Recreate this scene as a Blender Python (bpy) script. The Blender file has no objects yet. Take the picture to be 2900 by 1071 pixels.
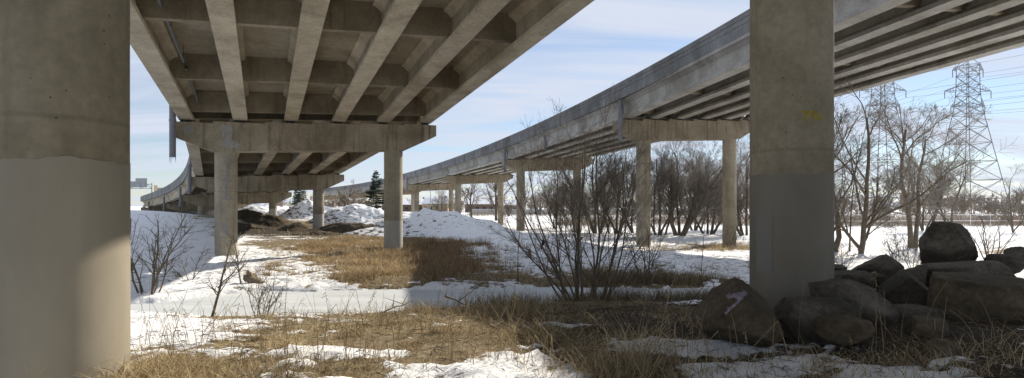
import bpy, math, random
import numpy as np
from math import radians as R_
random.seed(7)
RNG = np.random.default_rng(7)
scene = bpy.context.scene
col = scene.collection
EYE = 1.65
F, CX, YH = 1505.7, 1450.0, 584.3          # photo pixels (2900 wide): focal length, centre, horizon

# ------------------------------------------------------------------ camera
cam_d = bpy.data.cameras.new('camera')
cam_d.sensor_width = 36.0
cam_d.lens = F / 2900 * 36.0
cam_d.shift_y = (YH - 535.5) / 2900
cam_d.clip_start = 0.1
cam_d.clip_end = 6000
cam = bpy.data.objects.new('camera', cam_d)
cam.location = (0, 0, EYE)
cam.rotation_euler = (R_(90), 0, 0)
col.objects.link(cam)
scene.camera = cam

# ------------------------------------------------------------------ world, sun, exposure
SUN_AZ, SUN_EL = R_(39.0), R_(30.5)         # azimuth to the right of the view axis
world = bpy.data.worlds.new('World')
scene.world = world
world.use_nodes = True
wt = world.node_tree
wt.nodes.clear()
def wn(t, **k):
    n = wt.nodes.new(t)
    for a, b in k.items():
        setattr(n, a, b)
    return n
w_out = wn('ShaderNodeOutputWorld')
w_sky = wn('ShaderNodeTexSky', sky_type='NISHITA', sun_disc=False, sun_elevation=SUN_EL, sun_rotation=SUN_AZ,
           air_density=1.0, dust_density=0.1, ozone_density=2.8, altitude=300)
w_bg = wn('ShaderNodeBackground'); w_bg.inputs[1].default_value = 0.082
w_cl = wn('ShaderNodeBackground'); w_cl.inputs[0].default_value = (0.79, 0.855, 1.0, 1); w_cl.inputs[1].default_value = 0.61
w_mix = wn('ShaderNodeMixShader')
w_tc = wn('ShaderNodeTexCoord')
w_sep = wn('ShaderNodeSeparateXYZ')
wt.links.new(w_tc.outputs['Generated'], w_sep.inputs[0])
w_add = wn('ShaderNodeMath', operation='ADD'); w_add.inputs[1].default_value = 0.12
w_max = wn('ShaderNodeMath', operation='MAXIMUM'); w_max.inputs[1].default_value = 0.02
wt.links.new(w_sep.outputs['Z'], w_add.inputs[0]); wt.links.new(w_add.outputs[0], w_max.inputs[0])
w_dx = wn('ShaderNodeMath', operation='DIVIDE'); w_dy = wn('ShaderNodeMath', operation='DIVIDE')
wt.links.new(w_sep.outputs['X'], w_dx.inputs[0]); wt.links.new(w_max.outputs[0], w_dx.inputs[1])
wt.links.new(w_sep.outputs['Y'], w_dy.inputs[0]); wt.links.new(w_max.outputs[0], w_dy.inputs[1])
w_cmb = wn('ShaderNodeCombineXYZ')
wt.links.new(w_dx.outputs[0], w_cmb.inputs[0]); wt.links.new(w_dy.outputs[0], w_cmb.inputs[1])
w_map = wn('ShaderNodeMapping'); w_map.inputs['Rotation'].default_value = (0, 0, R_(14)); w_map.inputs['Scale'].default_value = (0.40, 1.6, 1)
wt.links.new(w_cmb.outputs[0], w_map.inputs[0])
w_no = wn('ShaderNodeTexNoise'); w_no.inputs['Scale'].default_value = 1.25; w_no.inputs['Detail'].default_value = 7; w_no.inputs['Roughness'].default_value = 0.58
w_no.inputs['Distortion'].default_value = 0.5
wt.links.new(w_map.outputs[0], w_no.inputs['Vector'])
w_rmp = wn('ShaderNodeMapRange'); w_rmp.inputs['From Min'].default_value = 0.33; w_rmp.inputs['From Max'].default_value = 0.60
w_rmp.inputs['To Min'].default_value = 0.25; w_rmp.inputs['To Max'].default_value = 0.97
wt.links.new(w_no.outputs['Fac'], w_rmp.inputs['Value'])
wt.links.new(w_sky.outputs[0], w_bg.inputs[0])
wt.links.new(w_rmp.outputs[0], w_mix.inputs[0])
wt.links.new(w_bg.outputs[0], w_mix.inputs[1]); wt.links.new(w_cl.outputs[0], w_mix.inputs[2])
wt.links.new(w_mix.outputs[0], w_out.inputs[0])

sun_d = bpy.data.lights.new('sun', 'SUN')
sun_d.energy = 5.0
sun_d.angle = R_(0.53)
sun_d.color = (1.0, 0.91, 0.78)
sun = bpy.data.objects.new('sun', sun_d)
sd = (math.sin(SUN_AZ) * math.cos(SUN_EL), math.cos(SUN_AZ) * math.cos(SUN_EL), math.sin(SUN_EL))
from mathutils import Vector
sun.rotation_euler = Vector(sd).to_track_quat('Z', 'Y').to_euler()
sun.location = (40, 60, 60)
col.objects.link(sun)
scene.view_settings.view_transform = 'Standard'
scene.view_settings.look = 'None'
scene.view_settings.gamma = 1.0
scene.view_settings.exposure = 0.55
scene.view_settings.use_curve_mapping = False
scene.cycles.max_bounces = 8
scene.cycles.diffuse_bounces = 5
scene.cycles.transparent_max_bounces = 8

# ------------------------------------------------------------------ helpers
def fast_mesh(name, V, faces_list, mats=(), smooth=False, cols=None, matidx=None):
    """faces_list: list of int arrays (M,k)"""
    me = bpy.data.meshes.new(name)
    V = np.ascontiguousarray(V, dtype=np.float32)
    me.vertices.add(len(V)); me.vertices.foreach_set('co', V.ravel())
    faces_list = [np.asarray(f, dtype=np.int32) for f in faces_list if len(f)]
    idx = np.concatenate([f.ravel() for f in faces_list])
    tot = np.concatenate([np.full(len(f), f.shape[1], dtype=np.int32) for f in faces_list])
    me.loops.add(len(idx)); me.loops.foreach_set('vertex_index', idx)
    me.polygons.add(len(tot))
    st = np.concatenate([[0], np.cumsum(tot)[:-1]]).astype(np.int32)
    me.polygons.foreach_set('loop_start', st)
    me.polygons.foreach_set('use_smooth', np.full(len(tot), smooth, dtype=bool))
    for m in mats:
        me.materials.append(m)
    if matidx is not None:
        me.polygons.foreach_set('material_index', np.asarray(matidx, dtype=np.int32))
    if cols is not None:
        a = me.attributes.new('col', 'FLOAT_COLOR', 'POINT')
        c = np.ones((len(V), 4), dtype=np.float32); c[:, :cols.shape[1]] = cols
        a.data.foreach_set('color', c.ravel())
    me.update(calc_edges=True)
    return me

def link(name, me, parent=None, loc=None, rot=None):
    o = bpy.data.objects.new(name, me)
    col.objects.link(o)
    if parent is not None:
        o.parent = parent
    if loc is not None:
        o.location = loc
    if rot is not None:
        o.rotation_euler = rot
    return o

def tag(o, label=None, cat=None, group=None, kind=None):
    if label: o['label'] = label
    if cat: o['category'] = cat
    if group: o['group'] = group
    if kind: o['kind'] = kind
    return o

def thing(name, label, cat, loc=(0, 0, 0), rotz=0.0, group=None):
    o = bpy.data.objects.new(name, None)
    o.empty_display_size = 0.3
    col.objects.link(o)
    o.location = loc; o.rotation_euler = (0, 0, rotz)
    return tag(o, label, cat, group)

def prism(poly, A, B, rvec, up=(0, 0, 1), rvec2=None):
    """sweep a closed polygon [(lateral, vertical)] from point A to point B; returns V, faces"""
    n = len(poly); P = np.array(poly, float)
    r1 = np.array(rvec, float); r2 = r1 if rvec2 is None else np.array(rvec2, float)
    u = np.array(up, float)
    V = np.concatenate([np.array(A) + P[:, :1] * r1 + P[:, 1:] * u, np.array(B) + P[:, :1] * r2 + P[:, 1:] * u])
    q = [[i, (i + 1) % n, n + (i + 1) % n, n + i] for i in range(n)]
    return V, q, [list(range(n))[::-1], list(range(n, 2 * n))]

def poly_mesh(name, V, faces, mat, smooth=False):
    me = bpy.data.meshes.new(name)
    me.from_pydata([tuple(v) for v in V], [], [list(map(int, f)) for f in faces])
    me.materials.append(mat)
    if smooth:
        me.polygons.foreach_set('use_smooth', [True] * len(me.polygons))
    me.update()
    import bmesh
    bm = bmesh.new(); bm.from_mesh(me); bmesh.ops.recalc_face_normals(bm, faces=bm.faces); bm.to_mesh(me); bm.free()
    return me

def box_vf(c, ax, ay, az):
    c = np.array(c, float); ax, ay, az = map(lambda t: np.array(t, float), (ax, ay, az))
    V = [c + sx * ax + sy * ay + sz * az for sz in (-1, 1) for sy in (-1, 1) for sx in (-1, 1)]
    Fc = [[0, 1, 3, 2], [4, 6, 7, 5], [0, 4, 5, 1], [2, 3, 7, 6], [0, 2, 6, 4], [1, 5, 7, 3]]
    return V, Fc

def join(parts):
    V, Fc, o = [], [], 0
    for v, f in parts:
        V.extend([np.array(x) for x in v]); Fc.extend([[i + o for i in q] for q in f]); o += len(v)
    return V, Fc

def tubes(polys, sides):
    """polys: list of (pts (n,3), radii (n,)); returns V, list of quad arrays. grouped by n."""
    by = {}
    for p, r in polys:
        by.setdefault(len(p), []).append((p, r))
    VV, QQ, off = [], [], 0
    for n, lst in by.items():
        P = np.array([a for a, _ in lst], float); Rd = np.array([b for _, b in lst], float)
        T = np.empty_like(P); T[:, 1:-1] = P[:, 2:] - P[:, :-2]; T[:, 0] = P[:, 1] - P[:, 0]; T[:, -1] = P[:, -1] - P[:, -2]
        T /= np.linalg.norm(T, axis=2, keepdims=True) + 1e-9
        ref = np.where(np.abs(T[:, :1, 2:3]) > 0.9, np.array([1.0, 0, 0]), np.array([0, 0, 1.0]))
        ref = np.broadcast_to(ref, T.shape)
        a = np.cross(T, ref); a /= np.linalg.norm(a, axis=2, keepdims=True) + 1e-9
        b = np.cross(T, a)
        th = np.arange(sides) * 2 * np.pi / sides
        ring = P[:, :, None, :] + Rd[:, :, None, None] * (a[:, :, None, :] * np.cos(th)[None, None, :, None] + b[:, :, None, :] * np.sin(th)[None, None, :, None])
        B = len(lst)
        V = ring.reshape(-1, 3)
        base = off + np.arange(B)[:, None, None] * (n * sides) + np.arange(n - 1)[None, :, None] * sides
        k = np.arange(sides)[None, None, :]; k2 = (k + 1) % sides
        q = np.stack([base + k, base + k2, base + sides + k2, base + sides + k], axis=-1).reshape(-1, 4)
        VV.append(V); QQ.append(q); off += len(V)
    return np.concatenate(VV), np.concatenate(QQ)

def vnoise(x, y, seed=0):
    xi = np.floor(x).astype(np.int64); yi = np.floor(y).astype(np.int64)
    fx = x - xi; fy = y - yi
    fx = fx * fx * (3 - 2 * fx); fy = fy * fy * (3 - 2 * fy)
    def h(a, b):
        n = (a * 374761393 + b * 668265263 + seed * 974711) & 0xffffffff
        n = ((n ^ (n >> 13)) * 1274126177) & 0xffffffff
        return ((n ^ (n >> 16)) & 0xffff) / 65535.0
    return (h(xi, yi) * (1 - fx) + h(xi + 1, yi) * fx) * (1 - fy) + (h(xi, yi + 1) * (1 - fx) + h(xi + 1, yi + 1) * fx) * fy

def fbm(x, y, oct=4, seed=0, gain=0.5):
    x = np.asarray(x, float); y = np.asarray(y, float)
    s = 0; a = 1; t = 0
    for i in range(oct):
        s = s + a * vnoise(x * 2 ** i + 17.3 * i, y * 2 ** i - 9.1 * i, seed + i); t += a; a *= gain
    return s / t - 0.5

def sstep(a, b, x):
    t = np.clip((x - a) / (b - a), 0, 1)
    return t * t * (3 - 2 * t)

def at_px(px, py, e):
    """world point under photo pixel (px,py) lying at height e relative to the eye"""
    Y = F * (-e) / (py - YH)
    return (px - CX) / F * Y, Y

# ------------------------------------------------------------------ materials
def mat(name, rough=0.9):
    m = bpy.data.materials.new(name); m.use_nodes = True
    nt = m.node_tree
    b = nt.nodes['Principled BSDF']; b.inputs['Roughness'].default_value = rough
    b.inputs['Specular IOR Level'].default_value = 0.25
    return m, nt, b

def nn(nt, t, **k):
    n = nt.nodes.new(t)
    for a, b in k.items():
        if a.startswith('i_'):
            n.inputs[a[2:].replace('_', ' ')].default_value = b
        else:
            setattr(n, a, b)
    return n

def ramp(nt, src, stops, interp='LINEAR'):
    r = nt.nodes.new('ShaderNodeValToRGB')
    r.color_ramp.interpolation = interp
    e = r.color_ramp.elements
    while len(e) < len(stops): e.new(0.5)
    for el, (p, c) in zip(e, stops):
        el.position = p; el.color = (*c, 1) if len(c) == 3 else c
    nt.links.new(src, r.inputs[0])
    return r

def mixc(nt, fac, a, b, mode='MIX'):
    m = nt.nodes.new('ShaderNodeMix'); m.data_type = 'RGBA'; m.blend_type = mode
    if isinstance(fac, (int, float)): m.inputs[0].default_value = fac
    else: nt.links.new(fac, m.inputs[0])
    for i, v in ((6, a), (7, b)):
        if isinstance(v, tuple): m.inputs[i].default_value = (*v, 1) if len(v) == 3 else v
        else: nt.links.new(v, m.inputs[i])
    return m.outputs[2]

def pos_noise(nt, scale=(1, 1, 1), ns=1.0, detail=4, rough=0.55, dist=0.0):
    g = nt.nodes.new('ShaderNodeNewGeometry')
    mp = nt.nodes.new('ShaderNodeMapping'); mp.inputs['Scale'].default_value = scale
    nt.links.new(g.outputs['Position'], mp.inputs[0])
    n = nt.nodes.new('ShaderNodeTexNoise'); n.inputs['Scale'].default_value = ns
    n.inputs['Detail'].default_value = detail; n.inputs['Roughness'].default_value = rough; n.inputs['Distortion'].default_value = dist
    nt.links.new(mp.outputs[0], n.inputs['Vector'])
    return n.outputs['Fac']

def bump(nt, bsdf, h, strength=0.3, dist=0.02):
    b = nt.nodes.new('ShaderNodeBump'); b.inputs['Strength'].default_value = strength; b.inputs['Distance'].default_value = dist
    nt.links.new(h, b.inputs['Height']); nt.links.new(b.outputs[0], bsdf.inputs['Normal'])

def concrete(name, c0, c1, streak=0.35, holes=0.5, rings=False, stain=(0.10, 0.085, 0.06)):
    m, nt, b = mat(name, 0.92)
    n1 = pos_noise(nt, (1, 1, 1), 0.8, 6, 0.6)
    base = ramp(nt, n1, [(0.3, c0), (0.72, c1)]).outputs[0]
    n2 = pos_noise(nt, (1, 1, 1), 9, 5, 0.65)
    fine = ramp(nt, n2, [(0.3, (0.72, 0.72, 0.72)), (0.7, (1.12, 1.12, 1.12))]).outputs[0]
    base = mixc(nt, 0.75, base, fine, 'MULTIPLY')
    n3 = pos_noise(nt, (2.6, 2.6, 0.16), 1.3, 5, 0.6, 0.2)          # run-off streaks
    st = ramp(nt, n3, [(0.52, (0, 0, 0)), (0.72, (1, 1, 1))]).outputs[0]
    sm = nn(nt, 'ShaderNodeMath', operation='MULTIPLY'); sm.inputs[1].default_value = streak
    nt.links.new(st, sm.inputs[0])
    base = mixc(nt, sm.outputs[0], base, stain)
    n5 = pos_noise(nt, (1, 1, .7), 0.33, 5, 0.62, 0.6)
    dk = ramp(nt, n5, [(0.46, (1, 1, 1)), (0.62, (.62, .59, .54))]).outputs[0]
    base = mixc(nt, 0.8, base, dk, 'MULTIPLY')
    if rings:
        g = nt.nodes.new('ShaderNodeNewGeometry'); sx_ = nn(nt, 'ShaderNodeSeparateXYZ'); nt.links.new(g.outputs['Position'], sx_.inputs[0])
        md = nn(nt, 'ShaderNodeMath', operation='PINGPONG'); md.inputs[1].default_value = 1.22; nt.links.new(sx_.outputs['Z'], md.inputs[0])
        rr_ = ramp(nt, md.outputs[0], [(0.012, (.62, .60, .56)), (0.03, (1, 1, 1))]).outputs[0]
        base = mixc(nt, 0.4, base, rr_, 'MULTIPLY')
    oi = nt.nodes.new('ShaderNodeObjectInfo')
    tone = ramp(nt, oi.outputs['Random'], [(0.0, (.86, .85, .83)), (1.0, (1.08, 1.08, 1.08))]).outputs[0]
    base = mixc(nt, 1.0, base, tone, 'MULTIPLY')
    if holes:
        g = nt.nodes.new('ShaderNodeNewGeometry')
        v = nn(nt, 'ShaderNodeTexVoronoi', feature='F1'); v.inputs['Scale'].default_value = 7.5; v.inputs['Randomness'].default_value = 1
        nt.links.new(g.outputs['Position'], v.inputs['Vector'])
        hr = ramp(nt, v.outputs['Distance'], [(0.06, (1, 1, 1)), (0.11, (0, 0, 0))]).outputs[0]
        n4 = pos_noise(nt, (1, 1, 1), 3.1, 2)
        gate = ramp(nt, n4, [(0.5, (0, 0, 0)), (0.58, (1, 1, 1))]).outputs[0]
        hm = nn(nt, 'ShaderNodeMath', operation='MULTIPLY'); nt.links.new(hr, hm.inputs[0]); nt.links.new(gate, hm.inputs[1])
        hk = nn(nt, 'ShaderNodeMath', operation='MULTIPLY'); hk.inputs[1].default_value = holes; nt.links.new(hm.outputs[0], hk.inputs[0])
        base = mixc(nt, hk.outputs[0], base, (0.07, 0.06, 0.045))
    nt.links.new(base, b.inputs['Base Color'])
    bump(nt, b, n2, 0.35, 0.012)
    return m

M = {}
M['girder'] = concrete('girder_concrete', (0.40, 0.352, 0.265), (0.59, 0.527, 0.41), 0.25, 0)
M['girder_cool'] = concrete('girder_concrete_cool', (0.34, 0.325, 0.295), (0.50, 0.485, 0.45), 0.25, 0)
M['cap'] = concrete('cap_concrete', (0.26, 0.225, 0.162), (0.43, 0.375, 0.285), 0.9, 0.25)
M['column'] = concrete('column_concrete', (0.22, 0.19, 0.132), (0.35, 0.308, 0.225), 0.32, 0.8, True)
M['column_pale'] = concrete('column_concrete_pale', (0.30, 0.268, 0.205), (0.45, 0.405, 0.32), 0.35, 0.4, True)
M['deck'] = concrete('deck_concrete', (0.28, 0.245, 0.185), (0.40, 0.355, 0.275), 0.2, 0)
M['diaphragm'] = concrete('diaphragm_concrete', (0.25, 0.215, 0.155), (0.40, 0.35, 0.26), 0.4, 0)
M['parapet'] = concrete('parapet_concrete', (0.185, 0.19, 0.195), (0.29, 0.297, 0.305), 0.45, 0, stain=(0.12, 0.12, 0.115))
M['repair'] = concrete('repair_mortar', (0.255, 0.25, 0.235), (0.36, 0.355, 0.335), 0.3, 0)

def paint_mat(name, c0, c1):
  global m, nt, b
  m, nt, b = mat(name, 0.75)
  n = pos_noise(nt, (1, 1, 0.5), 1.1, 6, 0.6, 0.4)
  c = ramp(nt, n, [(0.3, c0), (0.5, tuple((p + q) / 2 for p, q in zip(c0, c1))), (0.68, c1)]).outputs[0]
  n7 = pos_noise(nt, (3.2, 3.2, 0.2), 1.4, 5, 0.6, 0.2)
  c = mixc(nt, 0.18, c, ramp(nt, n7, [(0.5, (1, 1, 1)), (0.7, (.74, .72, .68))]).outputs[0], 'MULTIPLY')
  v = nn(nt, 'ShaderNodeTexVoronoi'); v.inputs['Scale'].default_value = 6.0
  g = nt.nodes.new('ShaderNodeNewGeometry'); nt.links.new(g.outputs['Position'], v.inputs['Vector'])
  hr = ramp(nt, v.outputs['Distance'], [(0.03, (1, 1, 1)), (0.07, (0, 0, 0))]).outputs[0]
  hk = nn(nt, 'ShaderNodeMath', operation='MULTIPLY'); hk.inputs[1].default_value = 0.35; nt.links.new(hr, hk.inputs[0])
  c = mixc(nt, hk.outputs[0], c, (0.16, 0.14, 0.11))
  nt.links.new(c, b.inputs['Base Color'])
  bump(nt, b, hr, -0.5, 0.01)
  return m
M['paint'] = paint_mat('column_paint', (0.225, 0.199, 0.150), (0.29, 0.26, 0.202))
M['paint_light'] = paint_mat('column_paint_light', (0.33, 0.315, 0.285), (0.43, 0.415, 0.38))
M['paint_shaded'] = paint_mat('column_paint_shaded', (0.16, 0.143, 0.112), (0.215, 0.195, 0.157))  # column paint with the shade among the boulders put into its colour


def plain(name, c, rough=0.8, var=0.25, scale=4, metallic=0.0):
    m, nt, b = mat(name, rough)
    n = pos_noise(nt, (1, 1, 1), scale, 4, 0.6)
    d = tuple(x * (1 - var) for x in c); l = tuple(min(1, x * (1 + var)) for x in c)
    r = ramp(nt, n, [(0.3, d), (0.7, l)])
    nt.links.new(r.outputs[0], b.inputs['Base Color']); b.inputs['Metallic'].default_value = metallic
    return m
M['patch'] = plain('patch_paint', (0.185, 0.175, 0.155), 0.7, 0.06)
M['yellow'] = plain('yellow_marking_paint', (0.30, 0.22, 0.03), 0.8, 0.35, 20)
M['pink'] = plain('pink_spray_paint', (0.22, 0.18, 0.21), 0.8, 0.5, 25)
M['pipe'] = plain('pipe_grey', (0.17, 0.18, 0.20), 0.6, 0.15)
M['rust'] = plain('pipe_rust', (0.16, 0.12, 0.09), 0.8, 0.4, 12)
M['rubber'] = plain('bearing_rubber', (0.03, 0.03, 0.03), 0.8)
M['steel'] = plain('galvanised_steel', (0.22, 0.225, 0.23), 0.55, 0.15, 2)
M['rail_steel'] = plain('bright_rail', (0.72, 0.72, 0.72), 0.4, 0.1)
M['insulator'] = plain('insulator', (0.05, 0.045, 0.04), 0.4)
M['wire'] = plain('conductor', (0.10, 0.10, 0.10), 0.6)
M['black'] = plain('black_plastic', (0.012, 0.012, 0.013), 0.5)
M['wood'] = plain('weathered_wood', (0.20, 0.155, 0.11), 0.9, 0.35, 10)
M['bark'] = plain('bark', (0.15, 0.125, 0.095), 0.95, 0.35, 6)
M['bark_dark'] = plain('bark_dark', (0.115, 0.097, 0.075), 0.95, 0.35, 6)
M['twig'] = plain('twig', (0.235, 0.21, 0.18), 0.95, 0.3, 3)
M['twig_pale'] = plain('twig_pale', (0.24, 0.20, 0.16), 0.95, 0.3, 1)
M['needle'] = plain('spruce_needle', (0.035, 0.055, 0.035), 0.9, 0.4, 3)
M['deadleaf'] = plain('dead_leaf', (0.30, 0.19, 0.09), 0.9, 0.4, 8)
M['panel_back'] = plain('sign_back', (0.22, 0.24, 0.26), 0.5, 0.1)
M['sign_tan'] = plain('tan_panel', (0.45, 0.36, 0.22), 0.7, 0.1)
M['brick'] = plain('house_wall', (0.17, 0.12, 0.09), 0.9, 0.2)
M['glass'] = plain('window_glass', (0.04, 0.05, 0.06), 0.15, 0.1)
M['barrier'] = plain('barrier_concrete', (0.42, 0.41, 0.38), 0.9, 0.15)
M['orange'] = plain('orange_container', (0.30, 0.10, 0.04), 0.7, 0.2)
M['blue'] = plain('blue_container', (0.08, 0.11, 0.18), 0.6, 0.2)

m, nt, b = mat('ice_clear', 0.1)
b.inputs['Base Color'].default_value = (0.85, 0.92, 1, 1); b.inputs['Transmission Weight'].default_value = 0.8; b.inputs['IOR'].default_value = 1.31
M['icicle'] = m

# boulder rock
m, nt, b = mat('boulder_rock', 0.9)
n = pos_noise(nt, (1, 1, 1.8), 1.1, 8, 0.62, 0.3)
n2 = pos_noise(nt, (1, 1, 1), 14, 5, 0.7)
c = ramp(nt, n, [(0.3, (0.048, 0.041, 0.031)), (0.48, (0.098, 0.085, 0.066)), (0.7, (0.18, 0.16, 0.13))]).outputs[0]
c = mixc(nt, 0.7, c, ramp(nt, n2, [(0.32, (0.42, 0.41, 0.40)), (0.68, (1.45, 1.43, 1.40))]).outputs[0], 'MULTIPLY')
nt.links.new(c, b.inputs['Base Color'])
bump(nt, b, n2, 1.0, 0.05)
M['rock'] = m
m, nt, b = mat('boulder_rock_brown', 0.9)
n = pos_noise(nt, (1, 1, 2.5), 1.3, 8, 0.62, 0.3)
c = ramp(nt, n, [(0.28, (0.058, 0.046, 0.030)), (0.5, (0.105, 0.083, 0.055)), (0.75, (0.165, 0.134, 0.094))]).outputs[0]
n2 = pos_noise(nt, (1, 1, 1), 12, 5, 0.7)
c = mixc(nt, 0.7, c, ramp(nt, n2, [(0.32, (0.42, 0.41, 0.40)), (0.68, (1.45, 1.43, 1.40))]).outputs[0], 'MULTIPLY')
nt.links.new(c, b.inputs['Base Color']); bump(nt, b, n2, 1.0, 0.05)
M['rock_brown'] = m

SNOW0, SNOW1 = (0.74, 0.76, 0.79), (0.86, 0.87, 0.88)
def snow_nodes(nt):
    n = pos_noise(nt, (1, 1, 1), 2.2, 6, 0.6)
    return ramp(nt, n, [(0.3, SNOW0), (0.65, SNOW1)]).outputs[0]

# ground: the point attribute 'cover' holds snow (r), golden litter (g), dark mud (b)
m, nt, b = mat('snowy_ground', 0.95)
a = nn(nt, 'ShaderNodeAttribute', attribute_name='col')
sp = nn(nt, 'ShaderNodeSeparateColor'); nt.links.new(a.outputs['Color'], sp.inputs[0])
snow = snow_nodes(nt)
nl = pos_noise(nt, (1, 1, 1), 7, 6, 0.7)
litter = ramp(nt, nl, [(0.28, (0.075, 0.058, 0.035)), (0.5, (0.20, 0.155, 0.092)), (0.72, (0.36, 0.29, 0.185))]).outputs[0]
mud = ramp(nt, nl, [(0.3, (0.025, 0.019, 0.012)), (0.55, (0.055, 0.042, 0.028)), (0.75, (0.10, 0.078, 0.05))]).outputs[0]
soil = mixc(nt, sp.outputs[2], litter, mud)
nf = pos_noise(nt, (1, 1, 1), 5, 7, 0.7)
s1 = nn(nt, 'ShaderNodeMath', operation='ADD'); nt.links.new(sp.outputs[0], s1.inputs[0])
s0 = nn(nt, 'ShaderNodeMath', operation='MULTIPLY_ADD'); s0.inputs[1].default_value = 1.3; s0.inputs[2].default_value = -0.65
nt.links.new(nf, s0.inputs[0]); nt.links.new(s0.outputs[0], s1.inputs[1])
sm = nn(nt, 'ShaderNodeMapRange'); sm.inputs['From Min'].default_value = 0.44; sm.inputs['From Max'].default_value = 0.56
nt.links.new(s1.outputs[0], sm.inputs['Value'])
# specks of debris melting out of the snow
nd = pos_noise(nt, (1, 1, 1), 22, 3, 0.6)
dsp = ramp(nt, nd, [(0.655, (0, 0, 0)), (0.72, (1, 1, 1))]).outputs[0]
dk = nn(nt, 'ShaderNodeMath', operation='MULTIPLY'); dk.inputs[1].default_value = 0.6; nt.links.new(dsp, dk.inputs[0])
snow_d = mixc(nt, dk.outputs[0], snow, (0.20, 0.16, 0.11))
fin = mixc(nt, sm.outputs[0], soil, snow_d)
nt.links.new(fin, b.inputs['Base Color'])
nb = pos_noise(nt, (1, 1, 1), 9, 6, 0.65)
bump(nt, b, nb, 0.9, 0.05)
M['ground'] = m

m, nt, b = mat('creek_ice', 0.55)
n = pos_noise(nt, (0.35, 1.4, 1), 1.2, 6, 0.6, 0.4)
c = ramp(nt, n, [(0.3, (0.50, 0.53, 0.545)), (0.55, (0.60, 0.63, 0.64)), (0.75, (0.70, 0.725, 0.73))]).outputs[0]
nt.links.new(c, b.inputs['Base Color'])
bump(nt, b, pos_noise(nt, (1, 1, 1), 3, 5, 0.6), 0.15, 0.02)
b.inputs['Specular IOR Level'].default_value = 0.35
M['ice'] = m

# snow pile with clods of dirt showing on its flank
m, nt, b = mat('pile_snow', 0.95)
snow = snow_nodes(nt)
g = nt.nodes.new('ShaderNodeNewGeometry'); mp = nn(nt, 'ShaderNodeMapping'); mp.inputs['Scale'].default_value = (1.0, 1.0, 2.2)
nt.links.new(g.outputs['Position'], mp.inputs[0])
nd = nn(nt, 'ShaderNodeTexNoise'); nd.inputs['Scale'].default_value = 1.9; nd.inputs['Detail'].default_value = 5; nd.inputs['Roughness'].default_value = 0.6
nt.links.new(mp.outputs[0], nd.inputs['Vector'])
a = nn(nt, 'ShaderNodeAttribute', attribute_name='col')
ad = nn(nt, 'ShaderNodeMath', operation='ADD'); sp = nn(nt, 'ShaderNodeSeparateColor'); nt.links.new(a.outputs['Color'], sp.inputs[0])
nt.links.new(nd.outputs['Fac'], ad.inputs[0]); nt.links.new(sp.outputs[1], ad.inputs[1])
dr = ramp(nt, ad.outputs[0], [(0.60, (0, 0, 0)), (0.66, (1, 1, 1))]).outputs[0]
dirtc = ramp(nt, pos_noise(nt, (1, 1, 1), 4, 5, 0.65), [(0.3, (0.06, 0.048, 0.035)), (0.7, (0.16, 0.13, 0.095))]).outputs[0]
nt.links.new(mixc(nt, dr, snow, dirtc), b.inputs['Base Color'])
bump(nt, b, nd.outputs['Fac'], 0.5, 0.08)
M['pile_snow'] = m

m, nt, b = mat('pile_dirt', 1.0)
nd = pos_noise(nt, (1, 1, 1), 2.4, 7, 0.7)
nt.links.new(ramp(nt, nd, [(0.3, (0.045, 0.036, 0.024)), (0.55, (0.105, 0.085, 0.058)), (0.75, (0.17, 0.14, 0.10))]).outputs[0], b.inputs['Base Color'])
bump(nt, b, nd, 0.8, 0.08)
M['dirt'] = m

def grass_mat(name):
    m, nt, b = mat(name, 0.8)
    a = nn(nt, 'ShaderNodeAttribute', attribute_name='col')
    nt.links.new(a.outputs['Color'], b.inputs['Base Color'])
    tr = nn(nt, 'ShaderNodeBsdfTranslucent'); nt.links.new(a.outputs['Color'], tr.inputs[0])
    mx = nn(nt, 'ShaderNodeMixShader'); mx.inputs[0].default_value = 0.35
    nt.links.new(b.outputs[0], mx.inputs[1]); nt.links.new(tr.outputs[0], mx.inputs[2])
    nt.links.new(mx.outputs[0], nt.nodes['Material Output'].inputs[0])
    return m
M['grass'] = grass_mat('dry_grass_blade')

# ------------------------------------------------------------------ ground shape
CP = np.array([(-16, 28.7, -1.04), (-7, 32, -1.01), (-20, 55, -.65), (-35, 77.5, -.2), (-43, 73, -.25), (10, 41, -1.39), (18, 44.7, -1.74),
               (1, 68.7, -1.55), (9, 73, -2.0), (-2, 100, -2.0), (21, 33, -1.35), (30, 39, -1.45), (60, 80, -1.6), (100, 80, -1.6), (0, 20, -1.08),
               (-13, 18, -1.12), (8, 21, -.98), (15, 22, -.95), (25, 22, -1.0), (-34, 50, .85), (-45, 60, 1.2), (-42, 42, .5), (-31, 34, -.25), (-60, 80, .9),
               (-22, 40, -.75), (-25, 24, -.85), (-45, 25, 0.0), (-60, 45, 0.9), (-22, 122, -1.6), (-36, 148, -1.2), (-52, 172, -1.0), (0, 300, -2), (200, 200, -2),
               (-200, 200, 0), (-80, 115, .1), (-58, 96, .2), (0, 1000, -2), (800, 600, -2), (-800, 600, 0), (60, 30, -1.4), (120, 30, -1.5), (45, 60, -1.5),
               (-8, 44, -.95), (2, 50, -1.3), (-30, 100, -.9)], float)
def far_base(x, y):
    d2 = (x[..., None] - CP[:, 0]) ** 2 + (y[..., None] - CP[:, 1]) ** 2
    sc = 1.0 / (d2 + 6.0) ** 1.6
    return (sc * CP[:, 2]).sum(-1) / sc.sum(-1)
YN = ((-400, -60, -20, -10.5, -8, -4, 1, 6, 15, 40, 400), (18, 15, 13.9, 14.1, 13.8, 14.0, 15.7, 16.4, 16.5, 17, 20))
YF = ((-400, -60, -20, -10.5, -8.5, -4, 1, 6, 15, 40, 400), (20.5, 17, 15.2, 15.6, 17.9, 18.2, 18.6, 18.6, 18.5, 19, 22.5))
ICE = -1.2
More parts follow.
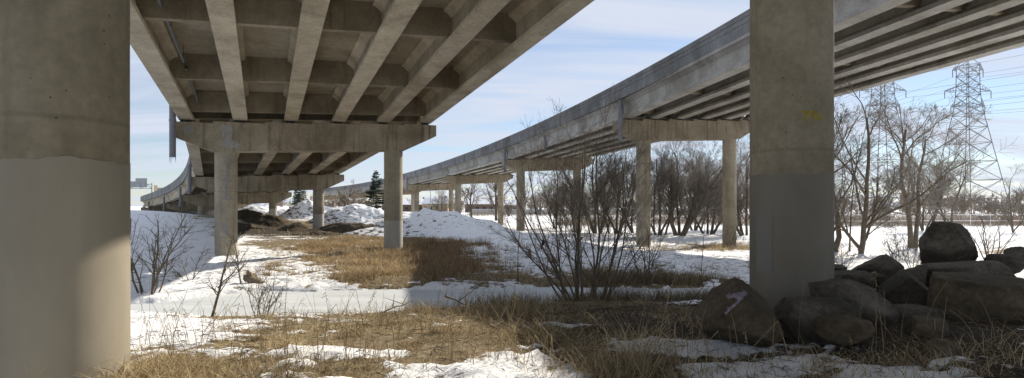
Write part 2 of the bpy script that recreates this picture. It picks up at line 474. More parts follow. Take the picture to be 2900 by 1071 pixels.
def gh(x, y):
    x = np.asarray(x, float); y = np.asarray(y, float)
    shp = np.broadcast(x, y).shape
    x = np.broadcast_to(x, shp); y = np.broadcast_to(y, shp)
    wig = 0.5 * fbm(x * 0.5, x * 0.0 + 3.3, 3, 5)
    yn = np.interp(x, *YN) + wig; yf = np.interp(x, *YF) + 0.8 * fbm(x * 0.6, x * 0 + 8.1, 3, 9)
    dn = yn - y; df = y - yf
    zn = np.interp(dn, (-1, 0, .35, 1.2, 2.6, 5, 8, 12, 60), (-1.32, -1.22, -1.12, -.99, -.80, -.45, -.12, .0, .1))
    zn = zn + 0.28 * sstep(2.5, 6, x) * sstep(13, 9, y) * sstep(-6, 2, y)
    zf = np.where(df > 0, 1, 0) * 0 + far_base(x, y)
    zf = np.where(df < 0, -1.32, -1.22 + (zf + 1.22) * sstep(0, 2.2, df) + 0.10 * sstep(0, 0.3, df) * sstep(3, 0.5, df))
    z = np.where(dn > 0, zn, zf)
    und = 0.16 * fbm(x * 0.35, y * 0.35, 3, 21) + 0.07 * fbm(x * 1.3, y * 1.3, 3, 31)
    amp = sstep(0, 1.5, np.maximum(dn, df))
    und = und + 1.2 * fbm(x * 0.02, y * 0.02, 3, 77) * sstep(90, 300, np.hypot(x, y))
    return z + und * amp
def gz(x, y):
    return float(gh(np.array([x]), np.array([y]))[0])

def proj(x, y, z):
    yy = np.maximum(y, 0.3)
    return CX + F * x / yy, YH - F * (z - EYE) / yy

# cover in photo pixels turned into ground positions: blobs (px, py, rx, ry, snow change, mud)
def cover(x, y, z):
    px, py = proj(x, y, z)
    yn = np.interp(x, *YN)
    near = (y < yn)
    s = np.where(near, 0.68, 0.86)
    mudm = np.zeros_like(s)
    blobs_near = [(1150, 905, 330, 55, -.55), (900, 960, 260, 45, -.42), (1480, 960, 260, 70, -.5), (760, 1045, 260, 40, -.38), (1250, 1000, 260, 45, -.35),
                  (1750, 1040, 160, 40, -.55), (1010, 1055, 120, 18, -.4), (470, 1050, 100, 40, -.6), (700, 985, 130, 22, -.45), (620, 898, 130, 9, -.6),
                  (1750, 870, 330, 62, -.95), (1480, 850, 160, 40, -.8), (2150, 930, 350, 45, -.8), (2400, 900, 400, 70, -.9), (2700, 960, 260, 60, -.8), (2300, 1010, 200, 16, -.45), (2000, 1025, 160, 14, -.4),
                  (520, 940, 170, 50, .45), (1420, 1035, 110, 34, .55), (1000, 1005, 110, 14, .55), (880, 1000, 60, 12, .4), (1150, 962, 45, 10, .5), (940, 945, 70, 8, .5), (1240, 925, 30, 6, .4),
                  (1830, 985, 170, 30, .42), (2080, 1000, 260, 22, .5), (2330, 1045, 260, 22, .5), (2500, 985, 110, 14, .45), (1640, 925, 110, 10, .7), (1700, 868, 70, 6, .7), (1980, 862, 110, 7, .6), (1260, 1058, 130, 16, .5), (2300, 1040, 700, 60, -.16), (1100, 1040, 500, 40, -.08)]
    blobs_far = [(1010, 725, 150, 50, -.68), (900, 690, 130, 24, -.35), (1230, 740, 150, 50, -.6), (740, 700, 120, 14, -.25), (760, 690, 100, 10, -.5), (1080, 790, 150, 35, -.7), (1320, 770, 110, 30, -.45),
                 (900, 660, 240, 16, -.55), (700, 655, 90, 18, -.5), (820, 635, 170, 16, -.7), (640, 715, 60, 10, -.35), (1100, 668, 60, 12, -.6), (1480, 795, 120, 22, -.35), (1300, 695, 60, 12, -.3),
                 (1850, 705, 260, 9, -.5), (2080, 700, 100, 12, -.6), (1700, 800, 260, 34, -.55), (1900, 800, 180, 20, -.35), (800, 765, 120, 30, -.18), (1180, 690, 90, 40, -.5), (2850, 715, 70, 12, -.8), (700, 610, 100, 8, -.4), (580, 615, 60, 6, -.4)]
    def add(s, bl, msk):
        for bx, by, rx, ry, v in bl:
            s = s + np.where(msk, v * np.exp(-(((px - bx) / rx) ** 2 + ((py - by) / ry) ** 2)), 0)
        return s
    s = add(s, blobs_near, near & (y > 3)); s = add(s, blobs_far, (~near) & (y < 90))
    s = s + np.where(near, 1.2, .95) * fbm(x * 0.9, y * 1.7, 4, 51, .6) + np.where(near, 1.55, 1.15) * fbm(x * 3.0, y * 4.0, 4, 61, .68)
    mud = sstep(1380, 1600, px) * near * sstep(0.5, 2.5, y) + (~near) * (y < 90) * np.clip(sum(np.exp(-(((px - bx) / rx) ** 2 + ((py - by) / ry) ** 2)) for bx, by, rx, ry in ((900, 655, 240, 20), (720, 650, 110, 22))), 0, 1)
    return np.clip(s, 0, 1), np.clip(mud, 0, 1)

def axis(segs):
    out = [segs[0][0]]
    for a, b_, n in segs:
        out.extend(list(a + (b_ - a) * np.arange(1, n + 1) / n))
    return np.array(out)
xs = axis([(-3000, -600, 6), (-600, -150, 12), (-150, -60, 24), (-60, -16, 60), (-16, 16, 330), (16, 60, 60), (60, 150, 24), (150, 600, 12), (600, 3000, 6)])
ys = axis([(-200, -40, 5), (-40, 2, 14), (2, 20, 240), (20, 40, 120), (40, 80, 90), (80, 200, 60), (200, 600, 20), (600, 4000, 10)])
GX, GY = np.meshgrid(xs, ys)
GZ = gh(GX, GY)
S, MU = cover(GX, GY, GZ)
snowlift = sstep(0.40, 0.62, S) * 0.05
GZs = GZ + snowlift + sstep(.45, .7, S) * (0.10 * fbm(GX * 2.2, GY * 2.2, 4, 91, .6) + .06 * fbm(GX * 7, GY * 7, 2, 93)) * sstep(80, 20, np.abs(GY)) + (1 - sstep(.4, .6, S)) * .03 * fbm(GX * 6, GY * 6, 2, 95)
# dimples (old footprints) in the snow beyond the creek
for k in range(70):
    fx = RNG.uniform(-13, -5); fy = RNG.uniform(18.8, 23)
    w = np.exp(-(((GX - fx) / .14) ** 2 + ((GY - fy) / .18) ** 2)); GZs = GZs - 0.09 * w
ny, nx = GX.shape
V = np.stack([GX, GY, GZs], -1).reshape(-1, 3)
i0 = (np.arange(ny - 1)[:, None] * nx + np.arange(nx - 1)[None, :]).ravel()
Q = np.stack([i0, i0 + 1, i0 + nx + 1, i0 + nx], -1)
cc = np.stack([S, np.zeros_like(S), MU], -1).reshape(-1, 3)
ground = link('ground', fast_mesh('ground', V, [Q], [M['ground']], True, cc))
tag(ground, 'snow covered ground with matted dry grass and dark mud', None, kind='structure')
def cover_at(x, y):
    return cover(x, y, gh(x, y))

# frozen creek
cxs = np.linspace(-60, 60, 161)
yn = np.interp(cxs, *YN) - 1.0; yf = np.interp(cxs, *YF) + 1.0
rows = 9
Vc = []
for j in range(rows):
    t = j / (rows - 1)
    yy = yn + (yf - yn) * t
    Vc.append(np.stack([cxs, yy, np.full_like(cxs, ICE) + 0.012 * fbm(cxs * .8, yy * .8, 3, 3)], -1))
Vc = np.concatenate(Vc)
i0 = (np.arange(rows - 1)[:, None] * 161 + np.arange(160)[None, :]).ravel()
creek = link('frozen_creek', fast_mesh('frozen_creek', Vc, [np.stack([i0, i0 + 1, i0 + 162, i0 + 161], -1)], [M['ice']], True))
tag(creek, 'frozen creek with smooth pale ice between snowy banks', None, kind='structure')

# ------------------------------------------------------------------ overpasses
D, SP, GS, FW = 1.1, 8.883, 2.5, 0.349
CAPD, GH = 1.62, 1.40
class Path:
    def __init__(s, x0, z0, h0, k0, k1, e0, e1, e2, sg, sg1, L, sk, k2, smax):
        s.s = np.linspace(-70, 250, 641)
        q = np.minimum(s.s, smax)
        h = h0 + k0 * q + k1 * q ** 2 / 2 + k2 * q ** 3 / 6
        ds = s.s[1] - s.s[0]
        X = np.concatenate([[0], np.cumsum((np.sin(h)[1:] + np.sin(h)[:-1]) / 2 * ds)])
        Z = np.concatenate([[0], np.cumsum((np.cos(h)[1:] + np.cos(h)[:-1]) / 2 * ds)])
        s.X = X - np.interp(0, s.s, X) + x0; s.Z = Z - np.interp(0, s.s, Z) + z0; s.h = h
        s.p = (e0, e1, e2, sg, sg1); s.L = L; s.sk = sk
    def at(s, t, l, dz=0.0):
        h = np.interp(t, s.s, s.h)
        e0, e1, e2, sg, sg1 = s.p
        tt = np.clip(t, -60, 165)
        e = e0 + e1 * tt + e2 * tt * tt / 2 + (sg + sg1 * tt) * l
        return np.array([np.interp(t, s.s, s.X) + math.cos(h) * l, np.interp(t, s.s, s.Z) - math.sin(h) * l, e + EYE + dz])
    def pier(s, i, l, dz=0.0, ds=0.0):
        return s.at(i * s.L - l * math.sin(s.sk) + ds, l, dz)
PL = Path(-11.28906, 30.35677, -0.47069, -0.00281, -2e-05, 4.74438, -0.06681, 0.00048, 0.03818, 5e-05, 26.37205, 0.0927472, 1e-6, 140)
PRt = Path(14.2020477, 42.8066712, -0.2729886, -0.003322, 5.16e-05, 6.9350196, -0.0195836, 2.86e-05, 0.0653151, -0.000133, 29.5457434, -0.1638219, -8e-07, 200)

GIRD = [(-FW, 0), (FW, 0), (FW, .17), (.12, .36), (.10, .40), (.10, 1.02), (.30, 1.20), (.42, 1.25), (.42, GH), (-.42, GH), (-.42, 1.25), (-.30, 1.20), (-.10, 1.02), (-.10, .40), (-.12, .36), (-FW, .17)]
DECK_B, DECK_T, PAR_T, EDGE = GH + .02, GH + .27, GH + 1.22, 7.02
def unit(v):
    v = np.array(v, float); return v / np.linalg.norm(v)

def column_mesh(name, h, r, m, seg=56, jag=0.0, seed=0):
    th = np.arange(seg) * 2 * math.pi / seg
    rg = np.random.default_rng(seed)
    top = np.full(seg, h)
    if jag:
        top = h + jag * (fbm(th * 3.0, th * 0 + seed, 5, seed, .75)) * 2
    V = [(r * math.cos(a), r * math.sin(a), 0) for a in th] + [(r * math.cos(a), r * math.sin(a), t) for a, t in zip(th, top)]
    Fc = [[i, (i + 1) % seg, seg + (i + 1) % seg, seg + i] for i in range(seg)] + [list(range(2 * seg, 3 * seg))[::-1], list(range(3 * seg, 4 * seg))]
    V = V + V                                                        # the end faces keep their own vertices
    if jag:
        V = V[:2 * seg]; Fc = Fc[:seg]
    me = bpy.data.meshes.new(name); me.from_pydata(V, [], Fc); me.materials.append(m)
    me.polygons.foreach_set('use_smooth', ([True] * seg + [False, False])[:len(Fc)]); me.update()
    return me

pad_me = None
def build_bridge(name, P, i0, i1, p0, p1, label, side_pipes, paint_top, parapet_label):
    global pad_me
    root = thing(name, label, 'overpass')
    lat = [(k - 2.5) * GS for k in range(6)]
    # girders and diaphragms, one span at a time
    for i in range(i0, i1):
        for k, l in enumerate(lat):
            A = P.pier(i, l, 0, .22); B = P.pier(i + 1, l, 0, -.22)
            d = unit((B - A) * [1, 1, 0]); r = np.array([d[1], -d[0], 0])
            V, q, caps = prism(GIRD, A, B, r)
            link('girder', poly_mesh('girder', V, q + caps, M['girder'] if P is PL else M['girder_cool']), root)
        for fr in (0.0, .25, .5, .75, 1.0):
            for k in range(5):
                def gp(l, dz):
                    A = P.pier(i, l, 0, .22); B = P.pier(i + 1, l, 0, -.22)
                    f = min(max(fr, .024), .976)
                    p = A + (B - A) * f; p[2] += dz
                    return p
                a, c_ = gp(lat[k], 0), gp(lat[k + 1], 0)
                u = unit((c_ - a) * [1, 1, 0]); t = np.array([-u[1], u[0], 0]) * .13
                a1 = a + u * .095; c1 = c_ - u * .095
                lo, hi = .34, GH - .005
                V = [a1 - t + [0, 0, lo], c1 - t + [0, 0, lo], c1 + t + [0, 0, lo], a1 + t + [0, 0, lo],
                     a1 - t + [0, 0, hi], c1 - t + [0, 0, hi], c1 + t + [0, 0, hi], a1 + t + [0, 0, hi]]
                Fc = [[0, 3, 2, 1], [4, 5, 6, 7], [0, 1, 5, 4], [1, 2, 6, 5], [2, 3, 7, 6], [3, 0, 4, 7]]
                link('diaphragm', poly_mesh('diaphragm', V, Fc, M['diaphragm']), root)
    # deck and parapets per span, cut by a joint at each pier
    for i in range(i0, i1):
        n = 13
        def sweep(poly, gap):
            ring = []
            for j in range(n):
                f = j / (n - 1)
                pts = []
                for (l, z) in poly:
                    s0 = i * P.L - l * math.sin(P.sk) + gap; s1 = (i + 1) * P.L - l * math.sin(P.sk) - gap
                    pts.append(P.at(s0 + (s1 - s0) * f, l, z))
                ring.append(pts)
            m_ = len(poly)
            V = [p for rg in ring for p in rg]
            Fc = [[j * m_ + a, j * m_ + (a + 1) % m_, (j + 1) * m_ + (a + 1) % m_, (j + 1) * m_ + a] for j in range(n - 1) for a in range(m_)]
            Fc += [list(range(m_))[::-1], list(range((n - 1) * m_, n * m_))]
            return V, Fc
        V, Fc = sweep([(-EDGE + .2, DECK_B), (EDGE - .2, DECK_B), (EDGE - .2, DECK_T), (-EDGE + .2, DECK_T)], .012)
        link('deck_slab', poly_mesh('deck_slab', V, Fc, M['deck']), root)
        for sgn in (-1, 1):
            b0, t0 = DECK_B - .02, PAR_T
            g1, g2 = b0 + .62, b0 + .90
            pol = [(EDGE - .198, b0), (EDGE, b0), (EDGE, g1), (EDGE - .025, g1 + .01), (EDGE - .025, g1 + .04), (EDGE, g1 + .05), (EDGE, g2), (EDGE - .025, g2 + .01), (EDGE - .025, g2 + .04), (EDGE, g2 + .05),
                   (EDGE, t0), (EDGE - .25, t0), (EDGE - .32, DECK_T + .3), (EDGE - .42, DECK_T + .01), (EDGE - .198, DECK_T + .01)]
            pol = [(sgn * a, z) for a, z in pol]
            V, Fc = sweep(pol, .015)
            link('parapet', poly_mesh('parapet', V, Fc, M['parapet']), root)
    # piers
    for i in range(p0, p1 + 1):
        C0 = P.pier(i, 0, 0)
        u = unit((P.pier(i, 1.0) - P.pier(i, -1.0)) * [1, 1, 0]); t = np.array([-u[1], u[0], 0])
        sg = (P.pier(i, 1.0) - P.pier(i, -1.0))[2] / 2
        E_ = 6.95
        top = []
        gap = .10
        for k, l in enumerate(lat):                                   # stepped seat, one step per girder
            z = l * sg - gap
            a = -E_ if k == 0 else l - GS / 2; c_ = E_ if k == 5 else l + GS / 2
            top += [(a, z), (c_, z)]
        bo = SP / 2 + .62
        bot = [(E_, E_ * sg - .78), (bo, bo * sg - CAPD), (-bo, -bo * sg - CAPD), (-E_, -E_ * sg - .78)]
        poly = top + bot
        V, q, caps = prism(poly, C0 - t * .6, C0 + t * .6, u)
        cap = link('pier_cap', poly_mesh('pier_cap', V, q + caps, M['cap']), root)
        for k, l in enumerate(lat):
            for ds in (-.42, .42):
                c_ = P.pier(i, l, 0) + t * ds; c_[2] = C0[2] + l * sg - gap / 2
                V, Fc = box_vf(c_, u * .22, t * .13, (0, 0, gap / 2 - .002))
                link('bearing', poly_mesh('bearing', V, Fc, M['rubber']), cap)
        for sgn in (-1, 1):
            p = P.pier(i, sgn * SP / 2, 0)
            if i == -1 and sgn < 0 and name == 'overpass' and P is PL: p[0] += .05
            base = gz(p[0], p[1]) - .5
            topz = C0[2] + sgn * SP / 2 * sg - CAPD + .05
            c = link('column', column_mesh('column', topz - base, D / 2, M['column'] if (P is PL and i < 0) else M['column_pale']), root, (p[0], p[1], base))
            pt = paint_top(i, sgn, gz(p[0], p[1]))
            if pt:
                link('paint_coat', column_mesh('paint_coat', pt - base, D / 2 + .004, M['paint_shaded'] if (i, sgn) == (-1, 1) else (M['paint'] if i < 0 else M['paint_light']), 96, .05, 11 + i * 2 + sgn), c)
            root['col_%d_%d' % (i, sgn)] = c.name
    # drain pipes on one side
    for (i, ds, l, ztop, zbot, rad, icy) in side_pipes:
        p = P.pier(i, l, 0, ds)
        pts = [(np.array([p[0], p[1], p[2] + ztop]), rad), (np.array([p[0], p[1], p[2] + zbot]), rad)]
        V, Qd = tubes([(np.array([a for a, _ in pts]), np.array([rad, rad]))], 16)
        V2, Q2 = tubes([(np.array([[p[0], p[1], p[2] - .1], [p[0], p[1], p[2] - .2]]), np.array([rad + .02, rad + .02]))], 16)
        pm = fast_mesh('drainpipe', np.concatenate([V, V2]), [np.concatenate([Qd, Q2 + len(V)])], [M['pipe']], True)
        po = link('drainpipe', pm, root)
        if icy:
            for k in range(9):
                a = random.uniform(0, 6.28); rr = rad * .85; ln = random.uniform(.12, .45)
                x, y, z = p[0] + rr * math.cos(a), p[1] + rr * math.sin(a), p[2] + zbot
                Vi, Qi = tubes([(np.array([[x, y, z + .03], [x, y, z - ln * .5], [x + .01, y, z - ln]]), np.array([.022, .014, .002]))], 6)
                link('icicle', fast_mesh('icicle', Vi, [Qi], [M['icicle']], True), po)
    return root

def pt_left(i, sgn, g):
    if i == -1: return EYE + (.42 if sgn < 0 else .46)
    if i == 0 and sgn > 0: return EYE - .86
    if i >= 1 and sgn > 0: return g + 1.5
    return None
left = build_bridge('overpass', PL, -2, 5, -2, 5, 'near concrete overpass overhead, its painted columns framing the view on both sides',
                    [(0, -.95, -EDGE + .2, 1.0, -2.0, .15, True), (2, -.9, -EDGE - .02, 1.0, -1.7, .16, False), (3, -.9, -EDGE - .02, 1.0, -1.7, .16, False), (4, -.9, -EDGE - .02, 1.0, -1.3, .16, False), (1, -.9, -EDGE - .02, 1.0, -1.7, .16, False)],
                    pt_left, None)
right = build_bridge('overpass', PRt, -2, 6, -1, 6, 'farther concrete overpass with blue-grey parapet, sweeping past bare trees on two-column piers',
                     [(0, -.9, -EDGE - .04, 1.25, -1.75, .16, False), (1, -.9, -EDGE - .04, 1.25, -1.75, .16, False), (3, -.9, -EDGE - .04, 1.25, -1.75, .16, False), (.52, 0, -EDGE - .04, .9, -.45, .13, False)],
                     lambda i, s, g: None, None)

# grey conduit hung beside the left outer girder
for f0, f1 in ((-.62, -.30), (-.27, -.03)):
    pts = [PL.pier(f0 + (f1 - f0) * t, -2.5 * GS + .55, .75) for t in np.linspace(0, 1, 6)]
    V, Qd = tubes([(np.array(pts), np.full(6, .055))], 8)
    c = link('conduit', fast_mesh('conduit', V, [Qd], [M['pipe']], True), left)
    for p in pts[1::2]:
        V, Qd = tubes([(np.array([p, p + [0, 0, .66]]), np.array([.012, .012]))], 5)
        link('hanger', fast_mesh('hanger', V, [Qd], [M['rust']]), c)

# markings on the column that stands among the boulders
pcol = bpy.data.objects[left['col_-1_1']]
def on_column(colobj, quads, m, name, rad, az0):
    """quads: lists of (u metres around, v world height) -> curved patches; az0: direction facing the camera"""
    V, Fc = [], []
    zb = colobj.location[2]
    for qd in quads:
        n = 6
        for j in range(n + 1):
            t = j / n
            for (ua, va), (ub, vb) in (((qd[0]), (qd[1])), ((qd[3]), (qd[2]))):
                u = ua + (ub - ua) * t; v_ = va + (vb - va) * t
                a = az0 + u / rad
                V.append((rad * math.cos(a), rad * math.sin(a), v_ - zb))
        b0 = len(V) - 2 * (n + 1)
        Fc += [[b0 + 2 * j, b0 + 2 * j + 2, b0 + 2 * j + 3, b0 + 2 * j + 1] for j in range(n)]
    me = bpy.data.meshes.new(name); me.from_pydata(V, [], Fc); me.materials.append(m); me.update()
    return link(name, me, colobj)
azc = math.atan2(-pcol.location[1], -pcol.location[0])
def stroke(u0, v0, u1, v1, w=.015):
    dx, dy = u1 - u0, v1 - v0; L = math.hypot(dx, dy); nx_, ny_ = -dy / L * w, dx / L * w
    return [(u0 - nx_, v0 - ny_), (u1 - nx_, v1 - ny_), (u1 + nx_, v1 + ny_), (u0 + nx_, v0 + ny_)]
vz = EYE + 1.24
uc = .25
gl = []
gl += [stroke(uc - .115, vz + .06, uc - .035, vz + .06), stroke(uc - .040, vz + .06, uc - .085, vz - .065)]                                      # 7
gl += [stroke(uc - .005, vz + .055, uc + .055, vz + .055), stroke(uc - .005, vz + .055, uc - .005, vz), stroke(uc - .005, vz, uc + .055, vz), stroke(uc + .055, vz + .055, uc + .045, vz - .06)]      # 9
gl += [stroke(uc + .095, vz - .065, uc + .125, vz + .05), stroke(uc + .125, vz + .05, uc + .155, vz - .065), stroke(uc + .105, vz - .02, uc + .145, vz - .02)]   # A
num = on_column(pcol, gl, M['yellow'], 'painted_number', D / 2 + .003, azc)
num['label'] = 'faded yellow stencilled number 79A'
pp = on_column(pcol, [[(-.50, EYE - .95), (-.235, EYE - .95), (-.235, EYE - .10), (-.50, EYE - .10)]], M['patch'], 'paint_patch', D / 2 + .009, azc)
pp['label'] = 'lighter rectangular patch of cover paint'

qcol = bpy.data.objects[left['col_0_-1']]
azq = math.atan2(-qcol.location[1], -qcol.location[0])
for qd in ([(-.10, 4.15), (.30, 4.20), (.34, 3.95), (-.05, 3.92)], [(.02, 3.92), (.22, 3.93), (.16, 3.2), (-.02, 3.15)], [(-.12, 3.15), (.28, 3.12), (.26, 2.92), (-.14, 2.95)], [(-.04, 2.92), (.10, 2.92), (.06, 2.2), (-.08, 2.2)], [(-.22, 2.2), (.30, 2.16), (.28, 1.98), (-.2, 2.0)], [(-.2, .75), (.05, .8), (.12, .1), (-.15, .15)]):
    on_column(qcol, [qd[::-1]], M['repair'], 'repair_patch', D / 2 + .005, azq)
# mortar repairs on the pier cap ahead
def blob_patch(parent, org, u, pts, t, m, name):
    V = [np.array(org) + u * a + np.array([0, 0, 1]) * z + t for a, z in pts]
    me = bpy.data.meshes.new(name); me.from_pydata([tuple(v) for v in V], [], [list(range(len(V)))]); me.materials.append(m); me.update()
    return link(name, me, parent)
u0 = unit((PL.pier(0, 1.0) - PL.pier(0, -1.0)) * [1, 1, 0]); t0 = np.array([u0[1], -u0[0], 0]) * .604
capQ = [o for o in left.children if o.name.startswith('pier_cap')][2]
oq = PL.pier(0, -SP / 2, 0)
for pts in ([(-.25, -.25), (.02, -.22), (.33, -.28), (.42, -.55), (.28, -.85), (.35, -1.05), (.72, -1.15), (.70, -1.42), (.1, -1.45), (-.28, -1.35), (-.12, -1.1), (.02, -.95), (-.15, -.6)],
            [(-1.75, -.35), (-1.45, -.3), (-1.35, -.5), (-1.5, -.78), (-1.8, -.86), (-1.9, -.6)]):
    rr = []
    for k in range(len(pts)):                                         # soften the outline
        a, b_, c_ = pts[k - 1], pts[k], pts[(k + 1) % len(pts)]
        rr += [((a[0] + 2 * b_[0]) / 3, (a[1] + 2 * b_[1]) / 3), ((2 * b_[0] + c_[0]) / 3, (2 * b_[1] + c_[1]) / 3)]
    blob_patch(capQ, oq, u0, rr, t0, M['repair'], 'repair_patch')
# ------------------------------------------------------------------ boulders
def ico(sub):
    import bmesh
    bm = bmesh.new(); bmesh.ops.create_icosphere(bm, subdivisions=sub, radius=1.0)
    V = np.array([v.co[:] for v in bm.verts]); Fc = np.array([[v.index for v in f.verts] for f in bm.faces]); bm.free()
    return V, Fc
ICO_V, ICO_F = ico(5)
def n3(P, sc, seed):
    return fbm(P[:, 0] * sc + P[:, 2] * 1.7 * sc, P[:, 1] * sc - P[:, 2] * 1.3 * sc, 4, seed)
def boulder(px0, py0, px1, py1, Y, depth, m, label, seed, block=0.5, yaw=0, name='boulder', cut=None, sub=0):
    """pixel box at distance Y gives size in metres; the stone keeps its own depth"""
    k = Y / F
    w, h = (px1 - px0) * k, (py1 - py0) * k
    X = ((px0 + px1) / 2 - CX) * k
    zb = EYE - (py1 - YH) * k
    rg = np.random.default_rng(seed)
    Vd = ICO_V.copy()
    rad = np.full(len(Vd), 9.0)
    nrm = rg.normal(size=(9, 3)); nrm /= np.linalg.norm(nrm, axis=1, keepdims=True)
    ds = rg.uniform(.48, .80, 9)
    if cut is not None:
        ds = ds * .6 + .42
        nrm = np.concatenate([nrm, np.array([c[:3] for c in cut], float)]); ds = np.concatenate([ds, [c[3] for c in cut]])
        nrm /= np.linalg.norm(nrm, axis=1, keepdims=True)
    for nv, d in zip(nrm, ds):
        dt = Vd @ nv
        rad = np.where(dt > 0.02, np.minimum(rad, d / np.maximum(dt, .02)), rad)
    rad = np.minimum(rad, 1.05)
    # soften the edges between the facets
    P = Vd * rad[:, None]
    n4_ = n3(Vd, 3.2, seed + 5); P = P * (1 + .03 * n3(Vd, 1.3, seed)[:, None] + .07 * np.round(n4_ * 6)[:, None] / 6 + .02 * n4_[:, None] + .035 * n3(Vd, 9, seed + 9)[:, None] + .02 * n3(Vd, 24, seed + 2)[:, None])
    mn, mx = P.min(0), P.max(0)
    P = (P - (mn + mx) / 2) / (mx - mn)                              # unit box
    th_ = math.atan2(X, Y); w = w * math.cos(th_) * (1.14 if label.find('upright') < 0 else 1.05); yaw = yaw - th_
    P = P * [w, depth, h * 1.12]
    c, s = math.cos(yaw), math.sin(yaw)
    P[:, 0], P[:, 1] = P[:, 0] * c - P[:, 1] * s, P[:, 0] * s + P[:, 1] * c
    P[:, 2] += h * .5 - .06 * h
    me = fast_mesh(name, P, [ICO_F], [m], True)
    o = link(name, me, None, (X, Y + depth * .25, zb))
    return tag(o, label, 'boulder', 'boulders heaped around the painted column')
RK, RB = M['rock'], M['rock_brown']
bl = [
 ((1985, 800, 2225, 975), 6.1, 1.0, RB, 'pointed brown boulder with a pale pink spray-paint stroke, left of the painted column', 3, [(-.75, -.2, .62, .34), (.78, -.1, .62, .40), (0, -1, .25, .66)]),
 ((2212, 855, 2450, 985), 6.3, .8, RK, 'flat-topped dark boulder at the foot of the painted column', 8, [(0, 0, 1, .55)]),
 ((2300, 800, 2560, 960), 7.0, .9, RK, 'long sloping dark boulder descending from the column foot', 12, [(.5, -.2, .8, .45), (-.1, 0, 1, .6)]),
 ((2325, 768, 2496, 862), 8.2, .9, RK, 'rounded dark boulder beside the right of the painted column', 21, [(-.2, 0, 1, .62)]),
 ((2432, 720, 2580, 820), 9.6, 1.0, RK, 'dark boulder with sloping top, silhouetted against the snow near the column', 31, [(-.55, 0, .85, .5)]),
 ((2510, 770, 2676, 912), 7.6, .8, RK, 'pyramid shaped dark boulder in the middle of the heap', 44, [(-.6, -.2, .75, .5), (.65, 0, .75, .5)]),
 ((2632, 627, 2800, 772), 10.6, 1.1, RK, 'large upright blocky boulder standing on top of the heap', 57, [(.1, 0, 1, .86), (-.8, 0, .6, .84), (.8, -.2, .62, .80), (-1, 0, -.1, .86), (0, -1, .25, .74)]),
 ((2625, 742, 2960, 885), 9.0, 1.5, RK, 'broad dark slab under the upright blocky boulder', 63, [(-.2, 0, 1, .6)]),
 ((2672, 785, 3010, 958), 6.7, 1.0, RB, 'big brown boulder with a flat slanting top at the frame edge', 71, [(.12, -.1, 1, .55), (0, -1, .1, .6), (-1, -.1, .1, .75)]),
 ((2590, 905, 2706, 985), 6.0, .5, RB, 'small low brown boulder in front of the big slanting one', 83, [(0, 0, 1, .6)]),
 ((2525, 872, 2690, 945), 6.9, .6, RK, 'flat dark boulder under the pyramid shaped one', 91, [(0, 0, 1, .5)]),
 ((2558, 750, 2642, 815), 9.0, .6, RK, 'small grey boulder wedged behind the pyramid shaped one', 103, None),
 ((2330, 905, 2490, 985), 5.8, .55, RB, 'low brown boulder half hidden by dry grass in front', 113, [(0, 0, 1, .55)]),
 ((2820, 725, 2930, 775), 10.2, .9, RK, 'low dark boulder behind the broad slab at the frame edge', 123, [(0, 0, 1, .6)]),
 ((2872, 700, 2960, 750), 11.5, .9, RK, 'snow dusted boulder farthest back at the frame edge', 133, None),
 ((2470, 772, 2560, 850), 8.4, .6, RK, 'small dark boulder between the rounded and the pyramid shaped ones', 143, None),
 ((2345, 755, 2420, 800), 9.4, .8, RK, 'small flat boulder peeping from behind the painted column', 153, [(0, 0, 1, .5)]),
 ((2640, 965, 2740, 1030), 5.3, .4, RB, 'small rounded stone lying in the foreground snow', 163, None),
 ((2440, 880, 2560, 950), 7.4, .7, RK, 'dark boulder tucked under the long sloping one', 173, None),
]
for bx, Y, dep, m_, lab, sd_, ct in bl:
    o = boulder(*bx, Y, dep, m_, lab, sd_, cut=ct)
    if sd_ == 3: spray_rock = o
# spray paint stroke on the pointed boulder: a thin skin that follows the stone's surface
bpy.context.view_layer.update()
me0 = spray_rock.data
pv = np.empty(len(me0.vertices) * 3, np.float32); me0.vertices.foreach_get('co', pv); pv = pv.reshape(-1, 3)
lo = np.array(spray_rock.location)
wp = pv + lo
sx, sy = proj(wp[:, 0], wp[:, 1], wp[:, 2])
def seg_d(px, py, a, b_):
    a = np.array(a, float); b_ = np.array(b_, float); d = b_ - a
    t = np.clip(((px - a[0]) * d[0] + (py - a[1]) * d[1]) / (d @ d), 0, 1)
    return np.hypot(px - a[0] - t * d[0], py - a[1] - t * d[1])
cen = wp.mean(0)
front = ((wp - cen) @ (np.array([0, 0, EYE]) - cen)) > 0
dist = np.minimum(seg_d(sx, sy, (2060, 882), (2116, 826)), seg_d(sx, sy, (2064, 842), (2112, 829)) + 2) + 10 * n3(pv, 14, 5)
fm = (dist[ICO_F].max(1) < 9.5) & front[ICO_F].all(1)
uq, inv = np.unique(ICO_F[fm], return_inverse=True)
if len(uq):
    nv = pv[uq] - pv.mean(0); nv /= np.linalg.norm(nv, axis=1, keepdims=True)
    link('spray_paint', fast_mesh('spray_paint', pv[uq] + nv * .004, [inv.reshape(-1, 3)], [M['pink']], True), spray_rock)['label'] = 'pale pink spray-paint stroke'

